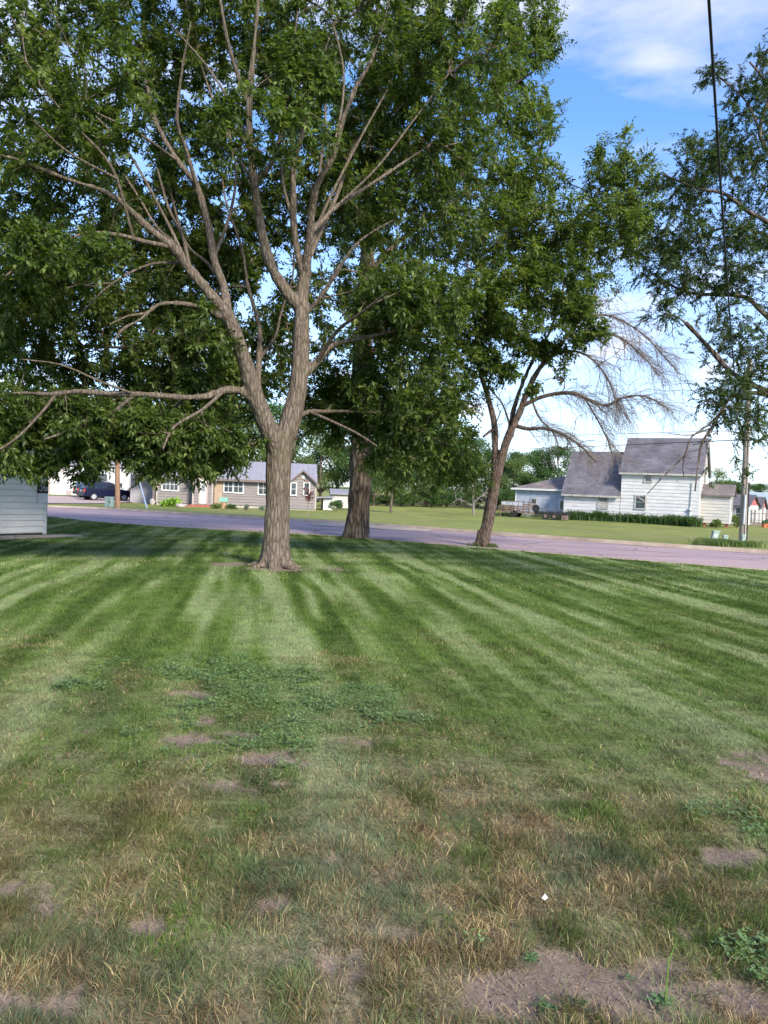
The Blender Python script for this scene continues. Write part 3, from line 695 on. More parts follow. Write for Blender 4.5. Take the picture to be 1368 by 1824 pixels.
class Tree:
    def __init__(s, seed, step=0.22):
        s.R = np.random.default_rng(seed); s.step = step
        s.pos = np.zeros((0, 3)); s.par = np.zeros(0, int); s.rad = np.zeros(0); s.plen = np.zeros(0); s.guides = []; s.chains = []
        s.leafy = []
    def _append(s, P_, parent, rad):
        n0 = len(s.pos); s.pos = np.vstack([s.pos, P_]); pr = np.r_[parent, np.arange(n0, n0 + len(P_) - 1)]
        s.par = np.r_[s.par, pr]; s.rad = np.r_[s.rad, rad]; return n0
    def guide(s, P_, r, wob=0.0, snap=True):
        P_ = np.array(P_, float); r = np.array(r, float)
        parent = -1
        if len(s.pos) and snap:
            d = np.linalg.norm(s.pos - P_[0], axis=1); parent = int(d.argmin())
            P_[0] = s.pos[parent]
        Q, Rr = smooth_poly(P_, r, s.step)
        if wob:
            k = s.R.normal(0, 1, Q.shape); k = np.cumsum(k, 0) ; k -= np.linspace(0, 1, len(Q))[:, None] * k[-1]
            Q = Q + k * wob * 0.2; 
        s.guides.append((Q, Rr))
        s._append(Q[1:] if parent >= 0 else Q, parent, Rr[1:] if parent >= 0 else Rr)
    def grow(s, A, leafy=True, droop=0.15, alpha=0.25, tmin=0.2, straight=0.0, minattach=0.0):
        """attach each attraction point to the nearest wood by a curved twig"""
        ng = len(s.pos); s.ng = getattr(s, 'ng', ng)
        A = np.asarray(A, float)
        gd = np.array([np.min(np.linalg.norm(s.pos - a, axis=1)) for a in A]); A = A[np.argsort(gd)]
        cap = len(s.pos) + int(len(A) * 14); pos = np.zeros((cap, 3)); pos[:len(s.pos)] = s.pos; n = len(s.pos)
        pl = np.zeros(cap); par = np.full(cap, -1); par[:n] = s.par; ok = np.ones(cap, bool)
        pl[:len(s.plen)] = s.plen
        if minattach: ok[:n] = s.pos[:, 2] > minattach
        tang = np.zeros((cap, 3))
        pp = s.par.copy(); pp[pp < 0] = 0; tang[:n] = s.pos - s.pos[pp]
        tang[:n] /= np.linalg.norm(tang[:n], axis=1)[:, None] + 1e-6
        for a in A:
            d = np.linalg.norm(pos[:n] - a, axis=1)
            v = (a - pos[:n]) / (d[:, None] + 1e-6)
            ang = (v * tang[:n]).sum(1)
            cost = d * (1.25 - 0.35 * ang) + alpha * pl[:n] + np.where(ok[:n], 0, 1e3)
            j = int(cost.argmin()); b = pos[j]; L_ = d[j]
            if L_ < 0.05: continue
            m = min(12, max(2, int(L_ / s.step)))
            t = np.linspace(0, 1, m + 1)[1:, None]
            c = b + tang[j] * L_ * 0.35 + np.array([0, 0, L_ * 0.10])
            q_ = (1 - t) ** 2 * b + 2 * t * (1 - t) * (0.5 * c + 0.25 * (a + b)) + t * t * a
            q_ = q_ + s.R.normal(0, 0.035 * L_ / math.sqrt(m), q_.shape) * np.sin(np.pi * t)
            q_[:, 2] -= droop * L_ * (t[:, 0] ** 2 - t[:, 0]) * -1 * 0
            pos[n:n + m] = q_; par[n] = j; par[n + 1:n + m] = np.arange(n, n + m - 1)
            pl[n:n + m] = pl[j] + np.linspace(L_ / m, L_, m)
            dd = np.diff(np.vstack([b[None], q_]), axis=0); tang[n:n + m] = dd / (np.linalg.norm(dd, axis=1)[:, None] + 1e-6)
            s.chains.append((j, n, n + m, leafy)); n += m
        s.pos = pos[:n].copy(); s.par = par[:n].copy(); s.plen = pl[:n].copy()
    def finish(s, rmin=0.006, ex=0.42, rmax=0.10):
        cnt = np.zeros(len(s.pos))
        for c in s.chains: cnt[c[2] - 1] += 1
        for i in range(len(s.pos) - 1, -1, -1):
            if s.par[i] >= 0: cnt[s.par[i]] += cnt[i]
        s.r = np.minimum(rmin * np.maximum(cnt, 1) ** ex, rmax)
        out = [[], [], 0]
        for (j, a, b, lf) in s.chains:
            P_ = np.vstack([s.pos[j][None], s.pos[a:b]]); r = np.r_[s.r[a], s.r[a:b]]; r[-1] *= 0.5
            s._tube(out, P_, r, 6 if r[0] > 0.03 else (4 if r[0] > .012 else 3))
        return out
    def _tube(s, out, P_, r, n):
        t, U, W = frames(P_); an = np.arange(n) * 2 * math.pi / n; m = len(P_)
        V = P_[:, None] + r[:, None, None] * (np.cos(an)[None, :, None] * U[:, None] + np.sin(an)[None, :, None] * W[:, None])
        i = np.arange(m - 1)[:, None] * n; j = np.arange(n)[None]; j2 = (j + 1) % n
        q_ = np.stack([i + j, i + j2, i + n + j2, i + n + j], -1).reshape(-1, 4) + out[2]
        out[0].append(V.reshape(-1, 3)); out[1].append(q_); out[2] += m * n

def join_out(name, out, m, parent):
    me = mesh_np(name, np.vstack(out[0]), np.vstack(out[1]), mat=m, smooth=True); return link(name, me, parent)

def unit(v): return v / (np.linalg.norm(v, axis=-1, keepdims=True) + 1e-9)
def leaf_quads(B, D, Nn, ll, ww, fold=0.18):
    """lance-shaped leaf quads, a little folded and bent"""
    S = unit(np.cross(D, Nn)); Nn = unit(np.cross(S, D))
    mid = B + D * (ll * 0.42)[:, None]
    a = mid - S * (ww / 2)[:, None] + Nn * (fold * ww)[:, None]; b = mid + S * (ww / 2)[:, None] + Nn * (fold * ww)[:, None]
    tip = B + D * ll[:, None] - Nn * (ll * 0.12)[:, None]
    return np.stack([B, a, tip, b], 1)
def clusters(tree, sel, k_tw=4, n_lf=11, tw_len=(0.22, 0.5), lf=(0.09, 0.14), wr=0.36, seed=0, droop=0.35, twigs=True, spread=0.6, tone=0.0):
    """for each leafy chain: small twigs near its end, leaves along them in pairs"""
    R = np.random.default_rng(seed)
    C0 = []; DD = []; H = []
    for (j, a, b, lf_) in sel:
        seg = tree.pos[a:b]
        end = seg[-1]; dirn = seg[-1] - (seg[-2] if len(seg) > 1 else tree.pos[j])
        dirn = dirn / (np.linalg.norm(dirn) + 1e-6)
        h = R.normal(0, 1)
        for q in range(k_tw):
            f = R.random() ** 1.5
            C0.append(end if q == 0 else seg[int((1 - f * spread) * (len(seg) - 1))])
            DD.append(dirn * 0.7 + R.normal(0, 0.65, 3) + np.array([0, 0, 0.12])); H.append(h)
    C0 = np.array(C0); DD = unit(np.array(DD)); H = np.array(H); m = len(C0)
    TL = R.uniform(*tw_len, m)
    t = (np.arange(n_lf) + 0.6) / n_lf
    sag = np.array([0, 0, -1.0])
    pts = C0[:, None] + DD[:, None] * (TL[:, None] * t[None])[..., None] + sag * (droop * TL[:, None] * t[None] ** 2 * 0.6)[..., None]
    td = unit(DD[:, None] + sag * (droop * 1.2 * t[None, :, None]))
    side = unit(np.cross(td, R.normal(0, 1, (m, 1, 3)) * 0.6 + np.array([0, 0, 1.0])))
    sg = np.where(np.arange(n_lf) % 2 == 0, 1.0, -1.0)[None, :, None]
    Dl = unit(td * 0.75 + side * sg * 0.8 + sag * R.uniform(0.0, 0.55, (m, n_lf, 1)) + R.normal(0, .22, (m, n_lf, 3)))
    Nl = unit(np.array([0, 0, 1.0]) + R.normal(0, .45, (m, n_lf, 3)))
    ll = R.uniform(*lf, (m, n_lf)); 
    Vq = leaf_quads(pts.reshape(-1, 3), Dl.reshape(-1, 3), Nl.reshape(-1, 3), ll.ravel(), ll.ravel() * wr)
    var = np.clip(0.42 + tone + 0.13 * H[:, None] + R.normal(0, .17, (m, n_lf)), 0, 1).ravel()
    tw = [[], [], 0]
    if twigs:
        tt = np.linspace(0, 1, 4)
        TP = C0[:, None] + DD[:, None] * (TL[:, None] * tt[None])[..., None] + sag * (droop * TL[:, None] * tt[None] ** 2 * 0.6)[..., None]
        an = np.arange(3) * 2.094; ring = np.stack([np.cos(an), np.sin(an), np.zeros(3)], 1)
        rr = np.array([.0035, .003, .0025, .001])
        V = (TP[:, :, None] + ring[None, None] * rr[None, :, None, None])
        i = (np.arange(m)[:, None, None] * 12 + np.arange(3)[None, :, None] * 3); j = np.arange(3)[None, None]
        q_ = np.stack([i + j, i + (j + 1) % 3, i + 3 + (j + 1) % 3, i + 3 + j], -1).reshape(-1, 4)
        tw = [[V.reshape(-1, 3)], [q_], len(V) * 12]
    return Vq.reshape(-1, 3), var, tw
def leaf_object(name, V, var, m, parent):
    i = np.arange(len(V) // 4) * 4
    return link(name, mesh_np(name, V, np.stack([i, i + 1, i + 2, i + 3], 1), mat=m, attr=var), parent)

def solid_wood(name, guides, m, parent, voxel=0.03, n=20, rcut=0.045, extra=None, flute=None):
    """thick limbs as tubes, fused into one skin by a voxel remesh"""
    b = MB()
    for Q, r in guides:
        if r[0] < rcut: continue
        k = len(Q)
        b.tube(Q, r, n)
    if extra: extra(b)
    me = bpy.data.meshes.new(name); me.from_pydata([tuple(v) for v in np.vstack(b.v)], [], b.f); me.update()
    tmp = bpy.data.objects.new(name + '_src', me); COL.objects.link(tmp)
    md = tmp.modifiers.new('fuse', 'REMESH'); md.mode = 'VOXEL'; md.voxel_size = voxel; md.use_smooth_shade = True
    sm = tmp.modifiers.new('ease', 'SMOOTH'); sm.factor = 0.5; sm.iterations = 3
    dg = bpy.context.evaluated_depsgraph_get(); ev = tmp.evaluated_get(dg)
    out = bpy.data.meshes.new_from_object(ev); out.name = name
    bpy.data.objects.remove(tmp); bpy.data.meshes.remove(me)
    k = len(out.vertices); co = np.zeros(k * 3, np.float32); nr = np.zeros(k * 3, np.float32)
    out.vertices.foreach_get('co', co); out.vertices.foreach_get('normal', nr); co = co.reshape(-1, 3); nr = nr.reshape(-1, 3)
    a = vn(co[:, 0] + co[:, 2] * .07, co[:, 1] * 1 + co[:, 2] * .05, .07, 3) - .5
    l_ = fbm(co[:, 0] + co[:, 1], co[:, 2], .35, 8, 3) - .5
    amp = 0.020 if flute is None else flute
    co = co + nr * (a * amp + l_ * amp * 1.6)[:, None]
    out.vertices.foreach_set('co', co.ravel()); out.materials.clear(); out.materials.append(m)
    out.polygons.foreach_set('use_smooth', np.ones(len(out.polygons), bool)); out.update()
    return link(name, out, parent)

def pix_guide(lst, Ys, scale=1.0):
    """limb traced as (px, py, width px); Ys: depth at start and end (or a list)"""
    n = len(lst); Y = np.interp(np.arange(n), np.linspace(0, n - 1, len(Ys)), Ys)
    P_ = [P(a[0], a[1], y_) for a, y_ in zip(lst, Y)]
    w0 = [a[2] if len(a) > 2 else None for a in lst]
    k = [i for i in range(n) if w0[i] is not None]
    ws = np.interp(range(n), k, [w0[i] for i in k])
    return np.array(P_), np.array([w_ / 2 / pxm(y_) * scale for w_, y_ in zip(ws, Y)])
def blob_points(R, lst, dens=1.0):
    out = []
    for (px, py, Yd, rx, ry, rY, n) in lst:
        c = P(px, py, Yd); sc = Yd / F; n = int(n * dens)
        v = R.normal(0, 1, (n, 3)); v = v / np.linalg.norm(v, axis=1)[:, None] * (R.random(n) ** (1 / 2.4))[:, None]
        q_ = c + v * np.array([rx * sc, rY, ry * sc]); out.append(q_)
    return np.vstack(out)
def declump(R, A, cell=1.1, keep=0.62, seed=0):
    """drop points in some cells so that the sky shows through in gaps"""
    s = vn(A[:, 0] + A[:, 2] * .7, A[:, 1] - A[:, 2] * .5, cell, seed); t = vn(A[:, 2], A[:, 0] * .6 + A[:, 1] * .4, cell * 0.8, seed + 5)
    v = (s + t) / 2; th = np.quantile(v, 1 - keep); return A[v > th]

# ---- the big ash in the middle of the lawn
Y0 = TREE_BASE[1]
root = thing('ash_tree', 'tall spreading tree in the middle of the lawn, its trunk forking in two', 'tree', (0, 0, 0))
tr = Tree(11)
def gd(lst, Ys, tr=tr, wob=0.0, snap=True, sc=1.0):
    p_, r_ = pix_guide(lst, Ys, sc); tr.guide(p_, r_, wob, snap)
gd([(489, 1018, 56), (489, 990, 50), (492, 950, 46), (494, 900, 44), (495, 850, 45), (497, 810, 46), (500, 770, 42)], [Y0, Y0], snap=False)
gd([(497, 815, 38), (486, 780, 36), (470, 745, 33), (452, 700, 30), (438, 650, 27), (420, 600, 25), (404, 558, 24)], [Y0, Y0 - 1.0])
gd([(404, 558, 18), (399, 512, 16), (381, 460, 14), (368, 389, 13), (348, 327, 12), (317, 287, 10), (276, 215, 9), (261, 148, 8), (246, 97, 6), (195, 31, 4), (150, -40, 3)], [Y0 - 1, Y0 + .5, Y0 + 1.5])
gd([(348, 327, 8), (328, 256, 7), (315, 215, 6), (325, 120, 4), (340, 40, 3)], [Y0, Y0 - 1.0])
gd([(394, 566, 20), (338, 481, 17), (307, 440, 15), (256, 399, 13), (220, 363, 11), (179, 338, 9), (128, 322, 8), (51, 292, 6), (0, 276, 5), (-120, 260, 3)], [Y0 - 1, Y0 - 2.2, Y0 - 3])
gd([(312, 450, 9), (256, 430, 8), (220, 420, 7), (169, 415, 7), (123, 425, 5), (51, 460, 4), (10, 492, 3)], [Y0 - 1.6, Y0 - 3])
gd([(338, 478, 9), (312, 435, 7), (279, 404, 5), (240, 340, 4), (180, 250, 3)], [Y0 - 1.4, Y0])
gd([(342, 476, 8), (325, 420, 6), (300, 370, 5), (280, 300, 4)], [Y0 - 1.4, Y0 + 1])
gd([(396, 572, 11), (358, 548, 10), (317, 540, 9), (281, 543, 7), (251, 568, 6), (215, 590, 5), (190, 630, 3)], [Y0 - .9, Y0 - 2.6])
gd([(281, 543, 5), (260, 558, 5), (230, 562, 4), (195, 578, 3)], [Y0 - 1.8, Y0 - 2.2])
gd([(420, 608, 12), (358, 604, 10), (307, 606, 9), (266, 614, 8), (205, 619, 7), (100, 612, 5), (0, 600, 4)], [Y0 - .8, Y0 + 1.8])
gd([(458, 716, 22), (430, 697, 16), (400, 695, 14), (370, 706, 12), (330, 708, 11), (290, 705, 11), (240, 702, 10), (200, 702, 9), (140, 697, 10), (100, 702, 9), (50, 700, 8), (0, 700, 7), (-100, 690, 5)], [Y0 - .3, Y0 - 2.0, Y0 - 2.6])
gd([(240, 703, 8), (200, 735, 7), (150, 750, 6), (110, 772, 5), (78, 782, 3)], [Y0 - 1.7, Y0 - 2.8])
gd([(330, 708, 7), (290, 745, 5), (230, 790, 4), (190, 820, 3)], [Y0 - 1.3, Y0 - .2])
gd([(100, 702, 6), (70, 740, 5), (30, 780, 4), (0, 800, 3)], [Y0 - 2.2, Y0 - 3])
gd([(400, 697, 7), (360, 730, 6), (310, 760, 5), (290, 800, 3)], [Y0 - 1, Y0 - 2.4])
gd([(497, 815, 36), (512, 765, 36), (522, 735, 35), (531, 690, 32), (535, 640, 30), (537, 580, 28), (537, 540, 27)], [Y0, Y0 + .2])
gd([(535, 550, 24), (501, 507, 20), (476, 455, 18), (461, 379, 16), (453, 327, 15), (445, 256, 12), (444, 189, 12), (448, 128, 9), (455, 61, 7), (463, -40, 5)], [Y0 + .2, Y0 - .6, Y0 - .8])
gd([(444, 186, 8), (420, 123, 7), (404, 66, 6), (389, -20, 4)], [Y0 - .6, Y0 - 1.2])
gd([(453, 327, 8), (430, 290, 6), (415, 261, 5), (380, 180, 4), (350, 90, 3)], [Y0 - .5, Y0 + 1.2])
gd([(458, 335, 9), (486, 287, 8), (507, 205, 6), (520, 110, 4), (530, 20, 3)], [Y0 - .5, Y0 - 1.2])
gd([(537, 545, 24), (541, 500, 22), (546, 480, 20)], [Y0 + .2, Y0 + .2])
gd([(541, 498, 13), (527, 435, 12), (522, 358, 11), (525, 287, 10), (548, 205, 8), (565, 130, 6), (600, 30, 4)], [Y0 + .2, Y0 - .9])
gd([(546, 485, 18), (550, 435, 15), (555, 379, 13), (563, 333, 12), (594, 276, 10), (614, 205, 9), (635, 153, 8), (660, 112, 6), (681, 51, 5), (700, -30, 4)], [Y0 + .2, Y0 - 1, Y0 - 1.6])
gd([(553, 412, 10), (599, 368, 9), (645, 338, 8), (700, 302, 6), (760, 262, 4)], [Y0, Y0 + 1.6])
gd([(551, 465, 9), (573, 409, 8), (604, 338, 7), (624, 276, 6), (655, 225, 4)], [Y0 + .2, Y0 + 2])
gd([(533, 680, 19), (563, 647, 14), (590, 617, 11), (636, 604, 9), (700, 590, 7), (800, 560, 4)], [Y0 + .1, Y0 + .4])
gd([(540, 568, 12), (570, 532, 10), (600, 483, 8), (640, 430, 6), (700, 392, 4)], [Y0 + .2, Y0 - .6])
gd([(563, 647, 8), (600, 590, 7), (640, 560, 5), (690, 520, 4)], [Y0 + .2, Y0 - 1.6])
gd([(528, 748, 9), (550, 733, 8), (570, 733, 7), (630, 733, 5), (700, 742, 4), (790, 790, 3)], [Y0 + .2, Y0 + 1.5])
gd([(552, 734, 6), (590, 750, 5), (636, 772, 4), (672, 795, 3)], [Y0 + .4, Y0 - .6])
gd([(468, 735, 13), (463, 703, 12), (460, 654, 11), (463, 604, 10), (458, 565, 9), (442, 512, 7), (430, 440, 6), (400, 350, 4), (390, 250, 3)], [Y0, Y0 + 1.6, Y0 + 2.4])
gd([(463, 640, 7), (490, 600, 6), (500, 560, 4), (520, 500, 3)], [Y0 + 1, Y0 + 2.2])
gd([(399, 512, 8), (370, 470, 6), (330, 430, 5), (300, 330, 4)], [Y0 - .8, Y0 + 2.4])
for l_, e_ in (([(556, 400, 7), (570, 300, 5), (580, 200, 4), (575, 90, 3)], 1.5), ([(525, 400, 7), (505, 330, 5), (498, 250, 4), (480, 150, 3)], 1.8), ([(541, 470, 8), (575, 380, 6), (640, 250, 4), (690, 160, 3)], .8),
               ([(381, 460, 7), (410, 380, 6), (420, 300, 4), (400, 200, 3)], 1.6), ([(338, 481, 7), (290, 380, 5), (220, 260, 4), (130, 170, 3)], 1.4), ([(256, 399, 6), (200, 300, 5), (130, 220, 3), (70, 150, 2.5)], -.6),
               ([(179, 338, 5), (120, 270, 4), (60, 215, 3)], -1.2), ([(445, 256, 6), (420, 200, 5), (370, 120, 4), (300, 40, 3)], .9), ([(563, 333, 6), (600, 240, 5), (612, 130, 4), (590, 30, 3)], 1.2), ([(599, 368, 5), (670, 300, 4), (740, 210, 3), (800, 130, 2.5)], .6),
               ([(276, 215, 6), (230, 160, 5), (160, 100, 4), (90, 60, 3)], -.5), ([(317, 287, 5), (250, 240, 4), (170, 200, 3)], -1.4), ([(338, 476, 6), (270, 470, 4), (200, 505, 3), (140, 560, 2.5)], -1), ([(240, 703, 5), (180, 680, 4), (110, 650, 3), (40, 640, 2)], -1.0)):
    p_, _ = pix_guide(l_, [Y0, Y0]); j_ = int(np.argmin([abs(q[0] - p_[0][0]) + abs(q[2] - p_[0][2]) for q in tr.pos])); yb = tr.pos[j_][1]; gd(l_, [yb, yb + e_])
def roots(b):
    c = TREE_BASE
    for k, a in enumerate([.35, 1.25, 2.3, 3.05, 3.9, 4.65, 5.5, 6.0]):
        Lr = .46 + .10 * math.sin(k * 2.3); dx, dy = math.cos(a), math.sin(a)
        pts = [(c[0] + dx * r_ , c[1] + dy * r_, z_) for r_, z_ in ((.17, .62), (.20, .34), (.25, .15), (.34, .06), (Lr + .02, .0), (Lr + .18, -.06))]
        b.tube(pts, [.09, .095, .085, .065, .05, .03], 10)
solid_wood('trunk', tr.guides, M_barkA, root, 0.028, 20, 0.052, roots, 0.022)
blobsA = [(60, 120, 15.5, 200, 150, 3, 250), (250, 50, 16.5, 200, 130, 3.5, 250), (60, 330, 15, 180, 120, 3, 220), (270, 240, 18, 170, 140, 2.5, 220),
          (470, 60, 18, 200, 130, 3.0, 250), (430, 320, 19, 150, 130, 2, 170), (40, 520, 15.5, 170, 110, 3, 240), (210, 560, 17.5, 150, 90, 2.5, 170),
          (60, 640, 16, 150, 80, 3, 170), (60, 745, 14.3, 120, 60, 1.7, 170), (210, 765, 14.6, 150, 52, 1.8, 230), (355, 790, 14.8, 95, 44, 1.4, 130),
          (330, 650, 16, 110, 80, 1.5, 120), (640, 120, 18, 180, 150, 3, 260), (790, 130, 18, 150, 160, 3, 220), (720, 330, 18.5, 180, 120, 2.5, 260),
          (560, 330, 19, 110, 120, 1.5, 100), (590, 560, 18.8, 120, 80, 1.5, 110), (730, 560, 16.2, 100, 85, 2, 220), (640, 690, 17.6, 110, 70, 1.5, 110),
          (600, 740, 18, 90, 60, 1.2, 60), (745, 785, 17.6, 120, 80, 1.5, 135), (720, 690, 17, 120, 80, 1.8, 100), (-260, 350, 16, 200, 380, 4, 260), (400, -220, 17, 650, 150, 4, 420),
          (430, 620, 17.6, 70, 60, 1.0, 50), (360, 470, 18.6, 120, 90, 1.2, 110), (230, 455, 18.5, 130, 80, 1.5, 110), (330, 560, 17.5, 90, 60, 1.2, 80), (300, 390, 19, 120, 80, 1.2, 90), (235, 690, 17.5, 200, 50, 1.5, 130), (200, 822, 14.4, 130, 34, 1.2, 90), (330, 826, 14.8, 90, 26, 1.0, 50), (30, 600, 19, 120, 120, 2, 140), (480, 230, 13.5, 130, 70, .8, 40), (150, 180, 13, 160, 120, 1.0, 70), (540, 130, 14.5, 60, 60, .8, 45),
          (385, 600, 14.6, 40, 60, .6, 26), (100, 450, 12.6, 130, 60, .8, 60), (430, 480, 19, 150, 110, 1.2, 120), (320, 740, 16, 150, 40, 1.5, 70), (40, 820, 13.6, 80, 26, .8, 40), (430, 690, 16.8, 60, 50, 1, 25), (500, 640, 18.5, 60, 90, 1, 45)]
R = np.random.default_rng(5)
A = declump(R, blob_points(R, blobsA, 1.45), 0.6, 0.80, 2)
tr.grow(A)
out = tr.finish(0.0058, 0.40, 0.06)
for Q, r in tr.guides:
    if r[0] < 0.052: tr._tube(out, Q, r, 8)
V1, v1, tw = clusters(tr, tr.chains, 7, 8, (.12, .34), (.078, .142), .43, 3, droop=.12)
out[0] += tw[0]; out[1] += [q_ + out[2] for q_ in tw[1]]; out[2] += tw[2]
join_out('branches', out, M_barkA, root)
leaf_object('crown', V1, v1, M_leafA, root)
print('ash leaves', len(v1), 'chains', len(tr.chains))

# ---- the old thick-trunked tree behind it
b2 = G(636, 958); Y1 = b2[1]
root = thing('cottonwood_tree', 'old tree with a very thick straight furrowed trunk, growing at the roadside behind the ash', 'tree')
t2 = Tree(21, 0.3)
g2 = lambda l_, Y_, **k: gd(l_, Y_, tr=t2, **k)
g2([(636, 968, 44), (638, 935, 41), (640, 890, 39), (642, 840, 38), (643, 790, 36), (643, 700, 34), (647, 600, 30), (652, 500, 26), (655, 400, 22), (658, 280, 17), (660, 170, 12), (670, 50, 8), (680, -60, 5)], [Y1, Y1, Y1 + .5], snap=False)
g2([(645, 640, 16), (700, 600, 13), (790, 552, 11), (847, 537, 10), (898, 501, 9), (954, 460, 8), (1016, 409, 7), (1060, 350, 5), (1110, 270, 3)], [Y1, Y1 - 1, Y1 + .5])
g2([(847, 537, 6), (900, 535, 5), (960, 545, 4), (1040, 560, 3)], [Y1 - .6, Y1 - .5])
g2([(652, 500, 13), (700, 440, 11), (780, 380, 9), (860, 330, 7), (940, 300, 5), (1000, 240, 3)], [Y1, Y1 + 1.5])
g2([(655, 400, 12), (720, 300, 9), (800, 200, 7), (880, 110, 5), (950, 30, 3)], [Y1, Y1 - 1.5])
g2([(655, 420, 10), (600, 330, 8), (540, 240, 6), (500, 120, 4)], [Y1, Y1 + 2])
g2([(660, 250, 9), (720, 120, 7), (780, 20, 5)], [Y1, Y1 + 1])
g2([(655, 360, 9), (760, 240, 7), (870, 180, 5), (960, 120, 3)], [Y1, Y1 + 1])
g2([(700, 600, 6), (770, 600, 5), (850, 620, 4), (900, 660, 3)], [Y1 - .4, Y1 - 1.5])
g2([(643, 700, 8), (720, 700, 6), (790, 740, 4), (850, 800, 3)], [Y1, Y1 - 2])
g2([(643, 730, 7), (590, 720, 5), (540, 760, 4)], [Y1, Y1 + 1])
def roots2(b):
    c = b2
    for k, a in enumerate([.1, .9, 2.0, 2.9, 3.7, 4.6, 5.4]):
        dx, dy = math.cos(a), math.sin(a); e = 1.25 if k in (3, 4) else 1.0
        b.tube([(c[0] + dx * r_ * e, c[1] + dy * r_ * e, c[2] + z_) for r_, z_ in ((.20, .8), (.24, .4), (.31, .12), (.38, 0), (.46, -.1))], [.12, .13, .10, .08, .05], 10)
solid_wood('trunk', t2.guides, M_barkB, root, 0.045, 20, 0.09, roots2, 0.045)
blobsB = [(690, 380, 26.5, 150, 150, 3, 150), (830, 420, 25.5, 150, 120, 3, 240), (880, 260, 25.5, 120, 130, 3, 240), (910, 110, 26, 90, 130, 2.5, 190), (970, 60, 26, 36, 60, 1.2, 40),
          (740, 120, 27, 200, 200, 4, 240), (960, 200, 26, 45, 70, 1.2, 50), (940, 330, 25.5, 60, 60, 1.5, 70), (930, 430, 24.8, 130, 75, 2.2, 190), (1060, 420, 24.5, 100, 80, 2.2, 190), (1100, 310, 24.5, 60, 78, 1.6, 120), (1120, 250, 24.5, 26, 26, 1, 22),
          (1130, 380, 24.5, 50, 80, 1.6, 70), (860, 560, 24, 110, 70, 2.2, 150), (1000, 530, 24, 120, 45, 1.6, 80), (800, 700, 23.5, 90, 80, 1.8, 75), (830, 840, 22.6, 60, 40, 1.2, 70), (760, 835, 23.5, 110, 50, 1.5, 100),
          (560, 150, 28, 160, 200, 3, 160), (600, 790, 26, 70, 70, 1.2, 75), (690, 620, 26, 90, 120, 2, 90), (655, 400, 23.6, 60, 130, .8, 90), (660, 560, 23.4, 60, 60, .6, 45), (780, -140, 27, 260, 120, 4, 150)]
A = declump(R, blob_points(R, blobsB, 1.15), 0.8, 0.77, 12)
t2.grow(A)
out = t2.finish(0.008, 0.40, 0.08)
for Q, r in t2.guides:
    if r[0] < 0.09: t2._tube(out, Q, r, 8)
V1, v1, tw = clusters(t2, t2.chains, 7, 7, (.16, .48), (.095, .165), .42, 13, tone=0.06, droop=.15)
out[0] += tw[0]; out[1] += [q_ + out[2] for q_ in tw[1]]; out[2] += tw[2]
join_out('branches', out, M_barkB, root); leaf_object('crown', V1, v1, M_leafB, root)
print('cottonwood leaves', len(v1))

# ---- the leaning half-dead tree at the kerb
b3 = G(859, 974); Y2 = b3[1]
root = thing('box_elder_tree', 'slender leaning tree at the roadside with dead bare limbs drooping on its right', 'tree')
t3 = Tree(31, 0.22)
g3 = lambda l_, Y_, **k: gd(l_, Y_, tr=t3, **k)
g3([(859, 980, 25), (864, 950, 22), (872, 915, 21), (878, 880, 19), (884, 845, 20), (890, 825, 19)], [Y2, Y2], snap=False)
g3([(884, 842, 14), (882, 800, 12), (880, 750, 11), (866, 697, 9), (855, 660, 8), (848, 600, 6), (838, 520, 4), (830, 450, 3)], [Y2, Y2 + .8])
g3([(889, 830, 17), (905, 780, 15), (925, 735, 12), (942, 692, 10), (962, 655, 9), (985, 632, 8), (1010, 600, 6), (1040, 560, 4), (1070, 500, 3)], [Y2, Y2 - .6])
g3([(903, 785, 9), (915, 730, 8), (930, 685, 7), (950, 640, 7), (975, 600, 6), (990, 560, 5), (1010, 490, 3)], [Y2, Y2 + 1])
g3([(935, 722, 8), (962, 708, 7), (1000, 700, 7), (1030, 703, 6), (1060, 718, 5), (1085, 722, 5), (1105, 710, 4), (1150, 706, 3), (1200, 735, 2)], [Y2 - .2, Y2 - 1.5])
g3([(916, 762, 8), (940, 764, 7), (970, 763, 6), (1005, 775, 5), (1035, 795, 4), (1062, 822, 2.5)], [Y2 - .1, Y2 - 1.2])
g3([(1035, 705, 4), (1060, 740, 3), (1085, 790, 2.5), (1095, 830, 2)], [Y2 - .8, Y2 - 1])
g3([(985, 632, 5), (1020, 625, 4), (1055, 640, 3.5), (1085, 680, 3), (1105, 740, 2)], [Y2 - .5, Y2 - 1])
g3([(1010, 600, 4), (1060, 590, 4), (1110, 605, 3), (1150, 640, 2.5), (1175, 670, 2)], [Y2 - .5, Y2 - 1])
g3([(1040, 560, 4), (1095, 565, 3.5), (1150, 600, 3), (1205, 660, 2)], [Y2 - .4, Y2 - .8])
g3([(950, 700, 4), (958, 740, 3.5), (985, 770, 3), (995, 795, 2)], [Y2, Y2 - 1])
g3([(890, 770, 8), (880, 765, 6), (868, 772, 5), (861, 778, 4)], [Y2, Y2 - .4])
g3([(900, 760, 4), (895, 720, 3), (870, 690, 2.5)], [Y2, Y2])
def roots3(b):
    for k, a in enumerate([.2, 1.4, 2.6, 3.6, 4.8]):
        dx, dy = math.cos(a), math.sin(a)
        b.tube([(b3[0] + dx * r_, b3[1] + dy * r_, b3[2] + z_) for r_, z_ in ((.10, .5), (.13, .2), (.22, .03), (.34, -.05))], [.08, .09, .07, .03], 8)
solid_wood('trunk', t3.guides, M_barkC, root, 0.028, 16, 0.07, roots3, 0.022)
